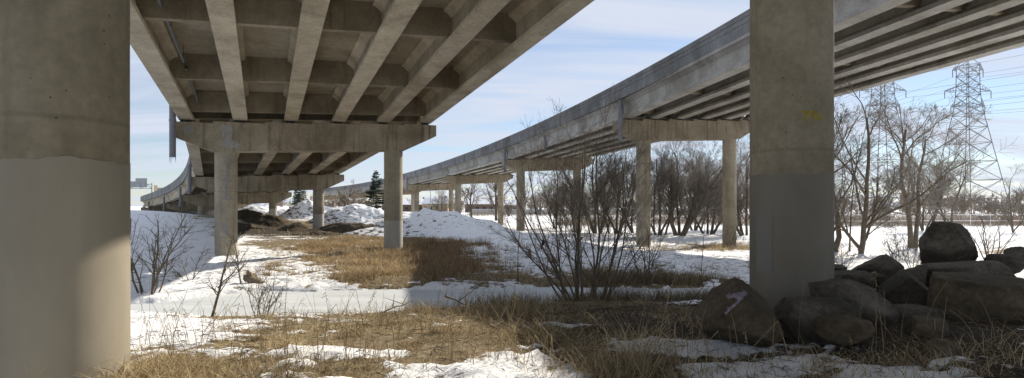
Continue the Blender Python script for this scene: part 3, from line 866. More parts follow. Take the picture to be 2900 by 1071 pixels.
# ------------------------------------------------------------------ snow and dirt piles
def pile(x, y, rx, ry, h, m, name, label, cat, seed, rough=.25, yaw=0.0, peak=1.3, dirtside=.0, n=80, group=None):
    u = np.linspace(-1, 1, n)
    U, W = np.meshgrid(u, u)
    rr = np.hypot(U, W) * (1 + .35 * fbm(U * 2 + seed, W * 2, 3, seed))
    prof = np.clip(1 - rr, 0, 1)
    prof = (prof * prof * (3 - 2 * prof)) ** (1 / peak)
    c, s = math.cos(yaw), math.sin(yaw)
    X = x + U * rx * c - W * ry * s; Y = y + U * rx * s + W * ry * c
    nzv = fbm(X * .5, Y * .5, 4, seed + 3) * 1.2 + fbm(X * 1.9, Y * 1.9, 4, seed + 8, .65) * .5
    Z = gh(X, Y) - .12 + h * prof * (1 + rough * nzv * 2) + .25 * rough * np.minimum(prof * 6, 1) * nzv * min(h, 1.2)
    base = gz(x, y)
    V = np.stack([X - x, Y - y, Z - base], -1).reshape(-1, 3)
    i0 = (np.arange(n - 1)[:, None] * n + np.arange(n - 1)[None, :]).ravel()
    Q = np.stack([i0, i0 + 1, i0 + n + 1, i0 + n], -1)
    # dirt shows more where the flank is steep and low
    g = dirtside + .035 + .10 * sstep(.0, -1, U + .3 * W) * (prof < .75)
    cc = np.stack([g * 0, g, g * 0], -1).reshape(-1, 3)
    o = link(name, fast_mesh(name, V, [Q], [m], True, np.clip(cc, -1, 1)), None, (x, y, base))
    return tag(o, label, cat, group)
PS, PD = M['pile_snow'], M['dirt']
def pxpile(px, Y): return (px - CX) / F * Y
G1 = 'piles of dirty snow dumped beyond the overpass'
pile(pxpile(1235, 50), 51, 10.0, 6.0, 2.25, PS, 'snow_pile', 'long shaded snow mound right behind the second painted column', 'snow pile', 5, .2, 0, 1.7, -.02, 110)
pile(pxpile(1380, 45), 45, 6.5, 4.0, 1.0, PS, 'snow_pile', 'low snow berm trailing off from the long shaded mound', 'snow pile', 15, .16, .1, 1.4, -.15, 80)
pile(pxpile(1505, 40), 40, 5.0, 3.4, .75, PS, 'snow_pile', 'low rounded snow berm behind the wooden stake', 'snow pile', 19, .16, .1, 1.4, -.15, 70)
pile(pxpile(1015, 66), 66, 7.5, 4.0, 2.5, PS, 'snow_pile', 'speckled snow pile in front of the multi-stemmed bare tree', 'snow pile', 25, .22, 0, 1.3, .0, 80, G1)
pile(pxpile(1120, 58), 58, 4.6, 3.2, 1.7, PS, 'snow_pile', 'snow pile half hidden behind the second painted column', 'snow pile', 35, .2, 0, 1.3, -.02, 64, G1)
pile(pxpile(935, 82), 82, 5.0, 3.5, 2.0, PS, 'snow_pile', 'small snow pile directly right of the third painted column', 'snow pile', 45, .2, 0, 1.3, -.03, 64, G1)
pile(pxpile(862, 76), 77, 5.5, 3.8, 2.7, PS, 'snow_pile', 'speckled snow pile directly left of the third painted column', 'snow pile', 55, .22, 0, 1.3, .02, 64, G1)
pile(pxpile(800, 88), 88, 4.4, 3.5, 1.9, PS, 'snow_pile', 'snow pile behind the dirt mound, right of the slim far column', 'snow pile', 65, .2, 0, 1.3, -.02, 64, G1)
pile(pxpile(735, 96), 96, 5.5, 3.5, 1.9, PS, 'snow_pile', 'snow pile behind the dirt mounds, left of the slim far column', 'snow pile', 75, .2, 0, 1.3, -.04, 64, G1)
pile(pxpile(690, 118), 118, 14, 6, 3.6, PS, 'snow_pile', 'broad snow bank far under the overpass', 'snow pile', 79, .14, 0, 1.3, -.08, 64)
pile(pxpile(1020, 105), 108, 18, 7, 2.2, PS, 'snow_pile', 'broad shaded snow bank below the far overpass by the spruce', 'snow pile', 85, .12, 0, 1.4, -.15, 64)
G2 = 'bare dirt mounds under the overpass'
pile(pxpile(775, 57), 57, 3.6, 2.6, 1.35, PD, 'dirt_pile', 'grey-brown dirt mound in front of the slim far column', 'dirt pile', 95, .2, 0, 1.2, 0, 56, G2)
pile(pxpile(708, 60), 60, 3.8, 2.8, 1.3, PD, 'dirt_pile', 'wide flat dirt mound next to the patched column', 'dirt pile', 105, .2, 0, 1.4, 0, 56, G2)
pile(pxpile(838, 49), 49, 2.4, 1.7, .9, PD, 'dirt_pile', 'small dark dirt mound before the third painted column', 'dirt pile', 115, .3, 0, 1.2, 0, 48, G2)
pile(pxpile(1000, 48), 48.5, 6.0, 1.8, .95, PD, 'dirt_pile', 'long low dark dirt ridge in front of the speckled snow pile', 'dirt pile', 125, .35, 0, 1.4, 0, 64, G2)
pile(pxpile(900, 44), 44.5, 3.6, 1.1, .35, PD, 'dirt_pile', 'scattered dark clods in front of the long dirt ridge', 'dirt pile', 127, .6, 0, 1.3, 0, 64, G2)

# ------------------------------------------------------------------ bare trees and shrubs
def grow(seed, stems, levels):
    """stems: list of (pos, dir, length, radius); levels: dicts. returns polylines per level"""
    rg = np.random.default_rng(seed)
    P0 = np.array([s[0] for s in stems], float); Dr = np.array([unit(s[1]) for s in stems]); Ln = np.array([s[2] for s in stems], float); Rd = np.array([s[3] for s in stems], float)
    out = []
    for lv in levels:
        n = lv['n']; B = len(P0)
        pts = np.empty((B, n, 3)); dirs = np.empty((B, n, 3)); pts[:, 0] = P0; d = Dr.copy(); dirs[:, 0] = d
        stp = (Ln / (n - 1))[:, None]
        for j in range(1, n):
            d = d + rg.normal(size=(B, 3)) * lv['wob']; d[:, 2] += lv['up']
            d /= np.linalg.norm(d, axis=1, keepdims=True)
            pts[:, j] = pts[:, j - 1] + d * stp; dirs[:, j] = d
        tt = np.linspace(0, 1, n)
        rad = Rd[:, None] * (1 - (1 - lv.get('tip', .3)) * tt[None, :])
        rad = np.maximum(rad, lv.get('rmin', .004))
        out.append([(pts[i], rad[i]) for i in range(B)])
        K = lv.get('kids', 0)
        if not K: break
        kk = rg.integers(max(1, int(K * .7)), int(K * 1.3) + 1, B)
        par = np.repeat(np.arange(B), kk); N = len(par)
        t = rg.uniform(lv.get('start', .25), 1.0, N) ** lv.get('tpow', 1.0)
        f = t * (n - 1); j = np.minimum(f.astype(int), n - 2); fr = (f - j)[:, None]
        P0 = pts[par, j] * (1 - fr) + pts[par, j + 1] * fr
        dd = dirs[par, j + 1]
        rv = rg.normal(size=(N, 3)); rv -= (rv * dd).sum(1, keepdims=True) * dd; rv /= np.linalg.norm(rv, axis=1, keepdims=True) + 1e-9
        ang = np.radians(rg.uniform(*lv['ang'], N))[:, None]
        Dr = dd * np.cos(ang) + rv * np.sin(ang)
        Ln = Ln[par] * lv['klen'] * rg.uniform(.6, 1.2, N) * (1.15 - .55 * t)
        Rd = np.maximum((rad[par, j]) * lv.get('rr', .6), .003)
    return out
def tree_meshes(seed, stems, levels, split, nm, bark, twig, sides=(7, 5, 4, 3, 3)):
    o = grow(seed, stems, levels)
    def mk(lo, hi, name, m):
        VV, QQ, off = [], [], 0
        for k in range(lo, min(hi, len(o))):
            V, Q = tubes(o[k], sides[k]); VV.append(V); QQ.append(Q + off); off += len(V)
        return fast_mesh(name, np.concatenate(VV), [np.concatenate(QQ)], [m], True)
    return mk(0, split, nm + '_trunk', bark), mk(split, 9, nm + '_crown', twig)
def lv(n, wob, up, kids=0, ang=(25, 50), klen=.6, start=.3, rr=.6, tip=.35, rmin=.004, tpow=1.0):
    return dict(n=n, wob=wob, up=up, kids=kids, ang=ang, klen=klen, start=start, rr=rr, tip=tip, rmin=rmin, tpow=tpow)
TREES = {}
def fan(n, spread, L, r, rg, jitter=.25, base=.15):
    out = []
    for k in range(n):
        a = k * 2.399 + rg.uniform(-.4, .4); s = rg.uniform(.25, 1) * spread
        out.append(((math.cos(a) * base * rg.uniform(.2, 1), math.sin(a) * base * rg.uniform(.2, 1), -.15), (math.cos(a) * s, math.sin(a) * s, 1), L * rg.uniform(1 - jitter, 1 + jitter * .3), r * rg.uniform(.7, 1.1)))
    return out
rg = np.random.default_rng(77)
LIMB = [lv(10, .10, .02, 9, (25, 55), .62, .2, .52), lv(8, .13, .05, 8, (25, 55), .55, .15, .5), lv(6, .16, .05, 7, (25, 60), .5, .12, .5, rmin=.0065), lv(5, .16, .05, 7, (25, 60), .6, .12, .7, rmin=.0048), lv(4, .15, .03, rmin=.0042)]
TREES['open1'] = tree_meshes(1, [((0, 0, -.2), (.06, 0, 1), 7.0, .15), ((.35, .1, -.2), (.30, .05, 1), 6.8, .13)], LIMB, 2, 'open1', M['bark'], M['twig'])
TREES['open2'] = tree_meshes(2, [((0, 0, -.2), (.12, 0, 1), 7.2, .14), ((.05, .1, .3), (-.55, .1, 1), 4.5, .09), ((0, .1, .2), (.75, .2, .8), 4.2, .08)], LIMB, 2, 'open2', M['bark'], M['twig'])
TREES['open3'] = tree_meshes(3, [((0, 0, -.2), (.22, 0, 1), 7.5, .17), ((.1, .2, .2), (-.2, .1, 1), 6.2, .15)], LIMB, 2, 'open3', M['bark_dark'], M['twig'])
WIL = [lv(10, .10, .03, 11, (15, 50), .58, .15, .38), lv(8, .13, .06, 9, (18, 50), .55, .10, .45), lv(6, .14, .07, 8, (18, 50), .52, .08, .5, rmin=.006), lv(5, .13, .06, 4, (20, 48), .6, .12, .7, rmin=.0045), lv(4, .10, .05, rmin=.004)]
TREES['willow1'] = tree_meshes(11, fan(5, .65, 7.0, .13, rg, base=.6), WIL, 2, 'willow1', M['bark_dark'], M['twig'])
TREES['willow2'] = tree_meshes(12, fan(4, .9, 6.5, .14, rg, base=.5), WIL, 2, 'willow2', M['bark_dark'], M['twig'])
TREES['willow3'] = tree_meshes(13, fan(4, .5, 7.6, .20, rg, base=.4), WIL, 2, 'willow3', M['bark'], M['twig'])
SHR = [lv(10, .07, .015, 8, (18, 45), .50, .22, .45), lv(7, .11, .05, 6, (20, 50), .55, .15, .55, rmin=.0045), lv(5, .12, .05, 4, (20, 50), .55, .15, .7, rmin=.0035), lv(4, .12, .03, rmin=.003)]
TREES['bush'] = tree_meshes(21, fan(17, .72, 4.3, .034, rg, base=.7, jitter=.4) + [((-.2, 0, -.1), (-.05, 0, 1), 4.9, .045), ((.15, 0, -.1), (.12, 0, 1), 4.8, .042)], SHR, 1, 'bush', M['bark'], M['bark'], (6, 4, 3, 3))
SHR2 = [lv(9, .10, .03, 6, (25, 55), .5, .2, .55), lv(6, .13, .04, 5, (25, 55), .5, .15, .6, rmin=.005), lv(4, .14, .03, rmin=.004)]
TREES['shrub1'] = tree_meshes(22, fan(7, .6, 2.6, .032, rg, base=.25), SHR2, 1, 'shrub1', M['bark'], M['bark'], (6, 4, 3))
TREES['shrub2'] = tree_meshes(23, fan(4, .8, 1.25, .022, rg, base=.08), SHR2, 1, 'shrub2', M['bark'], M['bark'], (6, 4, 3))
TREES['shrub3'] = tree_meshes(24, fan(9, .9, 1.3, .016, rg, base=.12), SHR2, 1, 'shrub3', M['bark'], M['bark'], (5, 3, 3))
TREES['sapling'] = tree_meshes(25, [((0, 0, -.1), (.22, .1, 1), 2.2, .038), ((.18, .05, .75), (.9, .1, .55), 1.2, .02)], [lv(9, .12, .06, 8, (25, 60), .4, .25, .5), lv(6, .14, .04, 4, (25, 55), .5, .15, .6, rmin=.005), lv(4, .14, .03, rmin=.004)], 1, 'sapling', M['bark'], M['bark'], (6, 4, 3))
TREES['whip'] = tree_meshes(26, [((0, 0, -.1), (.02, 0, 1), 2.6, .022)], [lv(8, .04, .03, 6, (20, 45), .28, .35, .5), lv(4, .1, .03, rmin=.005)], 1, 'whip', M['bark_dark'], M['bark_dark'], (5, 3))
FAR = [lv(7, .10, .03, 8, (25, 50), .60, .25, .6, rmin=.05), lv(6, .12, .06, 7, (25, 55), .55, .2, .6, rmin=.03), lv(5, .14, .05, 6, (25, 55), .55, .15, .7, rmin=.022), lv(4, .15, .03, rmin=.018)]
TREES['far1'] = tree_meshes(31, [((0, 0, -.3), (.03, 0, 1), 7.5, .26), ((0, .1, 1.2), (.5, .1, 1), 6, .15)], FAR, 2, 'far1', M['bark_dark'], M['twig'])
TREES['far2'] = tree_meshes(32, fan(3, .5, 6.5, .20, rg, base=.2), FAR, 2, 'far2', M['bark_dark'], M['twig_pale'])
TREES['multi'] = tree_meshes(33, fan(4, .75, 4.6, .16, rg, base=.2), FAR, 2, 'multi', M['bark_dark'], M['twig_pale'])
def put(kind, x, y, label, cat, name, sc=1.0, rot=0.0, group=None, dz=0.0, tilt=0.0, parts=('trunk', 'crown')):
    t = thing(name, label, cat, (x, y, gz(x, y) + dz), rot, group)
    t.scale = (sc, sc, sc); t.rotation_euler = (0, tilt, rot)
    for me, nm in zip(TREES[kind], parts):
        link(nm, me, t)
    return t
def X_(px, Y): return (px - CX) / F * Y
# right-hand bare trees
GT = 'bare trees beside the boulders'
put('open3', X_(2372, 34), 34, 'dark leaning bare tree directly right of the painted column among boulders', 'tree', 'bare_tree', 1.15, 2.6, GT)
put('open2', X_(2436, 32.7), 32.7, 'crooked bare tree with low side limbs on the sunlit snow', 'tree', 'bare_tree', 1.2, 0, GT)
put('whip', X_(2406, 34.5), 34.5, 'thin straight sapling between the leaning and the crooked bare trees', 'tree', 'sapling', 2.6, 0, GT)
put('open1', X_(2578, 39), 39, 'twin-trunked bare tree behind the large upright boulder', 'tree', 'bare_tree', 1.32, 0, GT)
put('open1', X_(2700, 58), 58, 'bare tree partly covering the lattice pylon legs', 'tree', 'bare_tree', 1.05, 2.2, GT)
put('willow2', X_(2320, 47), 47, 'spreading bare tree partly hidden by the painted column among boulders', 'tree', 'bare_tree', .95, 1.2, GT)
put('willow1', X_(2620, 66), 66, 'finely branched tree behind the twin-trunked one', 'tree', 'bare_tree', 1.2, 2.9, GT)
put('open2', X_(2870, 62), 62, 'bare tree rising beside the fence at the frame edge', 'tree', 'bare_tree', .85, 3.1, GT)
put('shrub1', X_(2804, 26), 26, 'upright leafless shrub just right of the upright boulder', 'shrub', 'bare_shrub', .95, 1.0)
put('shrub3', X_(2385, 21), 21, 'low twiggy shrub at the right foot of the painted column', 'shrub', 'bare_shrub', .9, 2.0)
put('shrub3', X_(2590, 22), 22, 'low pale shrub in front of the twin-trunked tree', 'shrub', 'bare_shrub', 1.1, .4)
put('shrub3', X_(2545, 27), 27, 'arching low shrub left of the twin-trunked tree', 'shrub', 'bare_shrub', 1.3, 3.4)
# willows behind the farther overpass piers
GW = 'bare willows behind the two tall columns'
for px, Y, k, sc, ro, lab in [(1925, 56, 'willow3', 1.25, .3, 'largest bare willow, between the two tall columns of the farther overpass'),
                              (1866, 57, 'willow1', 1.2, 2.0, 'bare willow right beside the left one of the two tall columns'),
                              (2008, 60, 'willow2', 1.2, 4.2, 'low spreading bare willow left of the right-hand tall column'),
                              (2112, 56, 'willow2', 1.25, 1.1, 'leaning bare willow right of the right-hand tall column'),
                              (1745, 58, 'willow1', 1.2, 5.0, 'dense bare willow left of the two tall columns'),
                              (1690, 62, 'willow3', 1.2, 3.3, 'bare willow standing behind the big creekside bush'),
                              (1575, 82, 'willow1', 1.0, .9, 'pale bare willow left of the thin column behind the bush'),
                              (1968, 70, 'willow1', 1.35, 1.9, 'tall bare willow in the back row between the two tall columns'),
                              (2075, 72, 'willow3', 1.35, 3.9, 'bare willow in the back row behind the right tall column'),
                              (1805, 68, 'willow2', 1.25, 2.9, 'bare willow hidden behind the left tall column'),
                              (1640, 78, 'willow3', 1.05, 2.4, 'bare willow just right of the thin column behind the bush')]:
    put(k, X_(px, Y), Y, lab, 'tree', 'bare_willow', sc, ro, GW)
# shrubs along the creek
put('bush', X_(1655, 15.4), 15.5, 'big many-stemmed leafless bush on the creek bank', 'bush', 'bare_bush', 1.0, 0.3)
put('shrub1', X_(1880, 16.5), 18.8, 'thin leafless shrub right of the big creekside bush', 'shrub', 'bare_shrub', .85, 2.2)
put('shrub1', X_(400, 16.2), 16.5, 'tall leafless shrub beside the near column at the frame edge', 'shrub', 'bare_shrub', 1.05, .5)
put('sapling', X_(420, 15.9), 16.1, 'slender sapling just right of the tall leafless shrub', 'shrub', 'bare_shrub', 1.15, 1.9)
put('shrub2', X_(536, 19.6), 19.6, 'small forked shrub alone in the sunlit snow', 'shrub', 'bare_shrub', 1.0, .2)
put('sapling', X_(597, 12.9), 12.9, 'leaning bare sapling on the near creek edge', 'shrub', 'bare_shrub', .95, -.3)
put('sapling', X_(655, 17.5), 18.2, 'forked sapling beyond the ice near the patched column', 'shrub', 'bare_shrub', .85, 2.5)
put('shrub3', X_(739, 12.2), 12.2, 'low fan-shaped twiggy shrub on the near creek edge', 'shrub', 'bare_shrub', .85, .8)
put('whip', X_(1468, 19.3), 19.3, 'single slim whip of a sapling on the far bank', 'shrub', 'bare_shrub', .95, 0)
put('whip', X_(1985, 21), 21, 'slim whip growing in the snow left of the painted column among boulders', 'shrub', 'bare_shrub', .8, 1)
put('shrub3', X_(2070, 38), 38, 'twiggy shrub at the foot of the right tall column', 'shrub', 'bare_shrub', 1.3, 1)
# trees farther off, seen between the piers
GF = 'bare trees seen between the far piers'
for px, Y, k, sc, ro, lab in [(1405, 118, 'far1', 1.25, .5, 'bare tree behind the thin column, right of the long snow mound'),
                              (1335, 135, 'far1', 1.15, 2.5, 'bare tree right of the paired far columns'),
                              (973, 80, 'multi', .95, .2, 'multi-stemmed bare tree behind the speckled snow pile'),
                              (925, 90, 'far2', .6, 1.0, 'small bare tree right of the third painted column'),
                              (885, 105, 'far2', .75, 2.0, 'bare tree behind the third painted column'),
                              (770, 118, 'far2', .5, 3.0, 'small bare shrubby tree on the far snow bank'),
                              (1100, 160, 'far2', .8, 4.0, 'bare tree behind the far columns by the spruce'),
                              (1250, 190, 'far1', .9, 4.4, 'bare tree near the street lamp'),
                              (1440, 150, 'far2', .75, 1.4, 'bare tree beyond the thin columns near the roadside barrier'),
                              (1530, 160, 'far1', .8, 3.6, 'bare tree by the utility pole')]:
    put(k, X_(px, Y), Y, lab, 'tree', 'bare_tree', sc, ro, GF)

# far wood on the horizon: one mass nobody could count
rgf = np.random.default_rng(5)
var = []
for sd_ in range(5):
    o = grow(100 + sd_, fan(3, .5, 6.0, .16, rgf, base=.3), [lv(6, .1, .03, 7, (20, 50), .6, .2, .6, rmin=.06), lv(5, .12, .05, 6, (20, 50), .55, .15, .6, rmin=.045), lv(4, .14, .04, 5, (25, 55), .6, .15, .7, rmin=.04), lv(3, .14, .03, rmin=.035)])
    VV, QQ, off = [], [], 0
    for k in range(4):
        V_, Q_ = tubes(o[k], (4, 3, 3, 3)[k]); VV.append(V_); QQ.append(Q_ + off); off += len(V_)
    var.append((np.concatenate(VV), np.concatenate(QQ)))
VV, QQ, off = [], [], 0
for k in range(300):
    V_, Q_ = var[k % 5]
    px = rgf.uniform(600, 3300); Y = rgf.uniform(210, 420) if px < 2050 else rgf.uniform(105, 300)
    x = X_(px, Y)
    if abs(x - 161) < 14 and abs(Y - 188) < 14: continue
    a = rgf.uniform(0, 6.28); sc = rgf.uniform(.75, 1.35) * (1.0 if Y > 200 else .75)
    c_, s_ = math.cos(a) * sc, math.sin(a) * sc
    W_ = np.stack([V_[:, 0] * c_ - V_[:, 1] * s_ + x, V_[:, 0] * s_ + V_[:, 1] * c_ + Y, V_[:, 2] * sc + gz(x, Y)], -1)
    VV.append(W_); QQ.append(Q_ + off); off += len(V_)
tl = link('treeline', fast_mesh('treeline', np.concatenate(VV), [np.concatenate(QQ)], [M['twig_pale']]))
tag(tl, 'distant leafless wood along the horizon', 'trees', kind='stuff')

# spruces
def spruce(x, y, H, Rm, label, seed):
    rg = np.random.default_rng(seed)
    t = thing('spruce_tree', label, 'tree', (x, y, gz(x, y)))
    V_, Q_ = tubes([(np.array([[0, 0, -.3], [.05, 0, H * .5], [.12, 0, H]]), np.array([.17, .1, .02]))], 8)
    link('trunk', fast_mesh('spruce_trunk', V_, [Q_], [M['bark_dark']], True), t)
    br = []
    z = H * .07
    while z < H * .985:
        f = z / H
        for k in range(rg.integers(4, 7)):
            a = rg.uniform(0, 6.283); ln = Rm * (1 - f) ** .8 * rg.uniform(.5, 1.15) + .12
            if rg.uniform() < .25: continue
            d = np.array([math.cos(a), math.sin(a), 0])
            n = 5; tt = np.linspace(0, 1, n)[:, None]
            droop = -.28 * ln * (1 - f)
            pts = np.array([.05 * f, 0, z]) + d * ln * tt + np.array([0, 0, 1]) * (droop * tt + .22 * ln * tt ** 3)
            br.append((pts, np.array([.06, .11, .11, .08, .02]) * (.5 + .8 * (1 - f))))
            for j in range(int(3 + ln * 3)):
                q = rg.uniform(.15, 1); b0 = pts[0] + (pts[-1] - pts[0]) * q + [0, 0, droop * .15]
                sd2 = np.array([-d[1], d[0], 0]) * rg.choice([-1, 1])
                l2 = ln * .38 * (1.1 - q) + .12
                e = b0 + (d * .7 + sd2) * l2 + [0, 0, -rg.uniform(.1, .45) * l2]
                br.append((np.array([b0, (b0 + e) / 2 + [0, 0, .02], e]), np.array([.05, .065, .012])))
        z += rg.uniform(.16, .30) * (1.15 - .5 * f) * H / 8
    V_, Q_ = tubes(br, 4)
    link('crown', fast_mesh('spruce_crown', V_, [Q_], [M['needle']]), t)
spruce(X_(1064, 88), 88, 8.4, 3.0, 'dark ragged spruce standing left of the second painted column', 4)
spruce(X_(852, 125), 125, 8.0, 2.4, 'dark evergreen behind the third painted column', 9)
spruce(X_(838, 132), 132, 7.0, 2.4, 'smaller dark evergreen beside the far snow bank', 14)

# ------------------------------------------------------------------ pylons and wires
def bars(segs, r, name, m, parent, sides=4):
    V_, Q_ = tubes([(np.array([a, b_], float), np.array([r, r])) for a, b_ in segs], sides)
    return link(name, fast_mesh(name, V_, [Q_], [m]), parent)
def pylon(x, y, label, rz):
    g0 = gz(x, y)
    t = thing('lattice_pylon', label, 'pylon', (x, y, g0), rz, 'steel lattice pylons beyond the fence')
    Hs = [0, 6, 12.5, 19, 25.5, 31, 35.5, 39, 42.5, 46, 49.5, 53]
    def hw(z): return float(np.interp(z, [0, 6, 38, 44, 53, 57], [8.6, 7.3, 2.7, 2.3, 2.2, .3]))
    cs = [(-1, -1), (1, -1), (1, 1), (-1, 1)]
    for c in cs:
        bars([((c[0] * hw(a), c[1] * hw(a), a), (c[0] * hw(b_), c[1] * hw(b_), b_)) for a, b_ in zip(Hs[:-1], Hs[1:])], .17, 'leg', M['steel'], t)
    br = []
    for a, b_ in zip(Hs[:-1], Hs[1:]):
        for k in range(4):
            c, d = cs[k], cs[(k + 1) % 4]
            A, B_, C_, D_ = [(c[0] * hw(a), c[1] * hw(a), a), (d[0] * hw(a), d[1] * hw(a), a), (c[0] * hw(b_), c[1] * hw(b_), b_), (d[0] * hw(b_), d[1] * hw(b_), b_)]
            if a == 0:
                mid = tuple((np.array(C_) + np.array(D_)) / 2); br += [(A, mid), (B_, mid), (C_, D_)]
            else:
                br += [(A, D_), (B_, C_), (C_, D_)]
    for c in cs: br.append(((c[0] * 2.2, c[1] * 2.2, 53), (0, 0, 57)))
    bars(br, .10, 'bracing', M['steel'], t)
    tips = []
    for z, L in ((38.5, 6.0), (44.0, 8.2), (51.5, 5.4)):
        for sgn in (-1, 1):
            h = hw(z); tip = (sgn * L, 0, z); sg_ = []
            for c in (-1, 1):
                sg_ += [((sgn * h, c * h, z), tip), ((sgn * h, c * h, z + 2.2), tip)]
                for q in (.25, .5, .75):
                    lo_ = np.array([sgn * h, c * h, z]) * (1 - q) + np.array(tip) * q; hi_ = np.array([sgn * h, c * h, z + 2.2]) * (1 - q) + np.array(tip) * q
                    sg_.append((tuple(lo_), tuple(hi_)))
            bars(sg_, .10, 'crossarm', M['steel'], t)
            rr = []
            pts = [(tip[0], tip[1], z - q * 2.6) for q in np.linspace(0, 1, 14)]
            V_, Q_ = tubes([(np.array(pts), np.array([.05] + [.16, .06] * 6 + [.09]))], 8)
            link('insulator', fast_mesh('insulator', V_, [Q_], [M['insulator']]), t)
            c_, s_ = math.cos(rz), math.sin(rz)
            tips.append((x + tip[0] * c_, y + tip[0] * s_, g0 + z - 2.6))
    tips.append((x, y, g0 + 57))
    return tips
LD = np.array([-.14, .99, 0])
tp = []
for px, lab in ((2741, 'lattice pylon with three crossarms nearer the frame edge, behind bare trees'), (2500, 'lattice pylon rising behind the bare trees, closer to the painted column')):
    x = X_(px, 188)
    tp += [(i, p, lab) for i, p in enumerate(pylon(x, 188, lab, -.14 * -1 * 0 - .0))]
nm = {0: 'lower left arm', 1: 'lower right arm', 2: 'middle left arm', 3: 'middle right arm', 4: 'upper left arm', 5: 'upper right arm', 6: 'peak'}
for i, p, lab in tp:
    which = 'pylon nearer the frame edge' if 'nearer' in lab else 'pylon nearer the column'
    for dr, L, sag, side in ((1, 330, 9, 'running away'), (-1, 300, 8, 'running overhead')):
        t = np.linspace(0, 1, 25)[:, None]
        q = np.array(p) + LD * dr * L * t + np.array([0, 0, 1]) * (-4 * sag * t * (1 - t))
        V_, Q_ = tubes([(q, np.full(25, .035))], 4)
        w = link('power_line', fast_mesh('power_line', V_, [Q_], [M['wire']]))
        tag(w, 'power line %s from %s of %s' % (side, nm[i], which), 'power line', 'power lines')

# ------------------------------------------------------------------ fence, road, houses, poles
fx0, fx1, fy = 36.0, 110.0, 80.0
fe = thing('chain_link_fence', 'chain-link fence with bright horizontal rails beyond the boulders', 'fence', (fx0, fy, gz(fx0, fy)))
def fz(x): return gz(x, fy) - gz(fx0, fy)
fxs = np.arange(fx0, fx1 + .1, 3.0)
for x in fxs:
    z = fz(x); V_, Q_ = tubes([(np.array([[x - fx0, 0, z - .2], [x - fx0, 0, z + 2.0]]), np.array([.035, .035]))], 6)
    link('post', fast_mesh('post', V_, [Q_], [M['rail_steel']]), fe)
for h in (1.97, 1.05):
    V_, Q_ = tubes([(np.array([[x - fx0, 0, fz(x) + h] for x in fxs]), np.full(len(fxs), .055))], 6)
    link('rail', fast_mesh('rail', V_, [Q_], [M['rail_steel']]), fe)
segs = []
for x in np.arange(fx0, fx1, .22):
    for d in (-1, 1):
        x2 = min(max(x + d * 1.9, fx0), fx1)
        segs.append((np.array([[x - fx0, .02, fz(x) + .05], [x2 - fx0, .02, fz(x2) + 1.95]]), np.array([.006, .006])))
V_, Q_ = tubes(segs, 3)
link('wire_mesh', fast_mesh('wire_mesh', V_, [Q_], [M['steel']]), fe)['kind'] = 'stuff'

def boxobj(name, c, hx, hy, hz, m, parent=None, rot=0):
    V_, Fc = box_vf((0, 0, 0), (hx, 0, 0), (0, hy, 0), (0, 0, hz))
    return link(name, poly_mesh(name, V_, Fc, m), parent, c, (0, 0, rot))
for px, Y, w, m_, lab in ((2858, 96, 1.5, 'orange', 'orange storage bin behind the fence'), (2790, 97, 1.5, 'blue', 'blue-grey storage bin behind the fence')):
    x = X_(px, Y); g0 = gz(x, Y)
    t = thing('storage_bin', lab, 'bin', (x, Y, g0))
    V_, q_, cp_ = prism([(-w / 2, 0), (w / 2, 0), (w / 2 + .15, 1.3), (-w / 2 - .15, 1.3)], (0, -.8, .12), (0, .8, .12), (1, 0, 0))
    link('body', poly_mesh('body', V_, q_ + cp_, M[m_]), t)
    boxobj('lid', (0, 0, 1.47), w / 2 + .2, .88, .045, M['steel'], t)
    for s_ in (-1, 1): boxobj('skid', (s_ * w * .35, 0, .06), .08, .7, .058, M['rust'], t)
# roadside barrier
x0, x1, Yb = X_(1330, 175), X_(2080, 175), 175
tb = thing('road_barrier', 'long concrete roadside barrier with snow on top, beyond the snowy field', 'barrier', (x0, Yb, gz((x0 + x1) / 2, Yb)))
nseg = 16; Lb = (x1 - x0) / nseg
for k in range(nseg):
    V_, q_, cp_ = prism([(-.35, -.5), (.35, -.5), (.35, .75), (.14, 1.0), (.11, 1.75), (-.11, 1.75), (-.14, 1.0), (-.35, .75)], (k * Lb + .02, 0, 0), ((k + 1) * Lb - .02, 0, 0), (0, 1, 0))
    link('barrier_segment', poly_mesh('barrier_segment', V_, q_ + cp_, M['barrier']), tb)
boxobj('snow_cap', (nseg * Lb / 2, 0, 1.80), nseg * Lb / 2, .16, .048, M['pile_snow'], tb)

def house(px, Y, w, d, h, label, rot, roofm, wallm):
    x = X_(px, Y); g0 = gz(x, Y)
    t = thing('house', label, 'house', (x, Y, g0), rot, 'houses beyond the field')
    boxobj('wall', (0, 0, h / 2 - .2), w / 2, d / 2, h / 2 + .2, wallm, t)
    V_, q_, cp_ = prism([(-d / 2 - .5, h), (d / 2 + .5, h), (d / 2 + .5, h + .15), (0, h + d * .32), (-d / 2 - .5, h + .15)], (-w / 2 - .5, 0, .01), (w / 2 + .5, 0, .01), (0, 1, 0))
    rf = link('roof', poly_mesh('roof', V_, q_ + cp_, roofm), t)
    boxobj('chimney', (w * .25, d * .12, h + d * .3), .4, .4, 1.0, M['brick'], rf)
    for k in range(int(w // 3)):
        wn_ = boxobj('window', (-w / 2 + 1.6 + k * 3, -d / 2 - .03, h * .5), .6, .05, .65, M['glass'], t)
        boxobj('sill', (0, -.05, -.72), .7, .08, .06, M['barrier'], wn_)
    boxobj('door', (w / 2 - 1.0, -d / 2 - .03, 1.0), .5, .05, 1.05, M['wood'], t)
house(1368, 230, 15, 9, 3.6, 'brown house with a snowy roof, right of the paired far columns', .15, M['pile_snow'], M['brick'])
house(1243, 250, 13, 9, 4.0, 'house with a pale gabled roof near the street lamp', -.3, M['pile_snow'], M['sign_tan'])
house(1445, 240, 12, 8, 3.4, 'low house behind the roadside barrier', .05, M['pile_snow'], M['wood'])
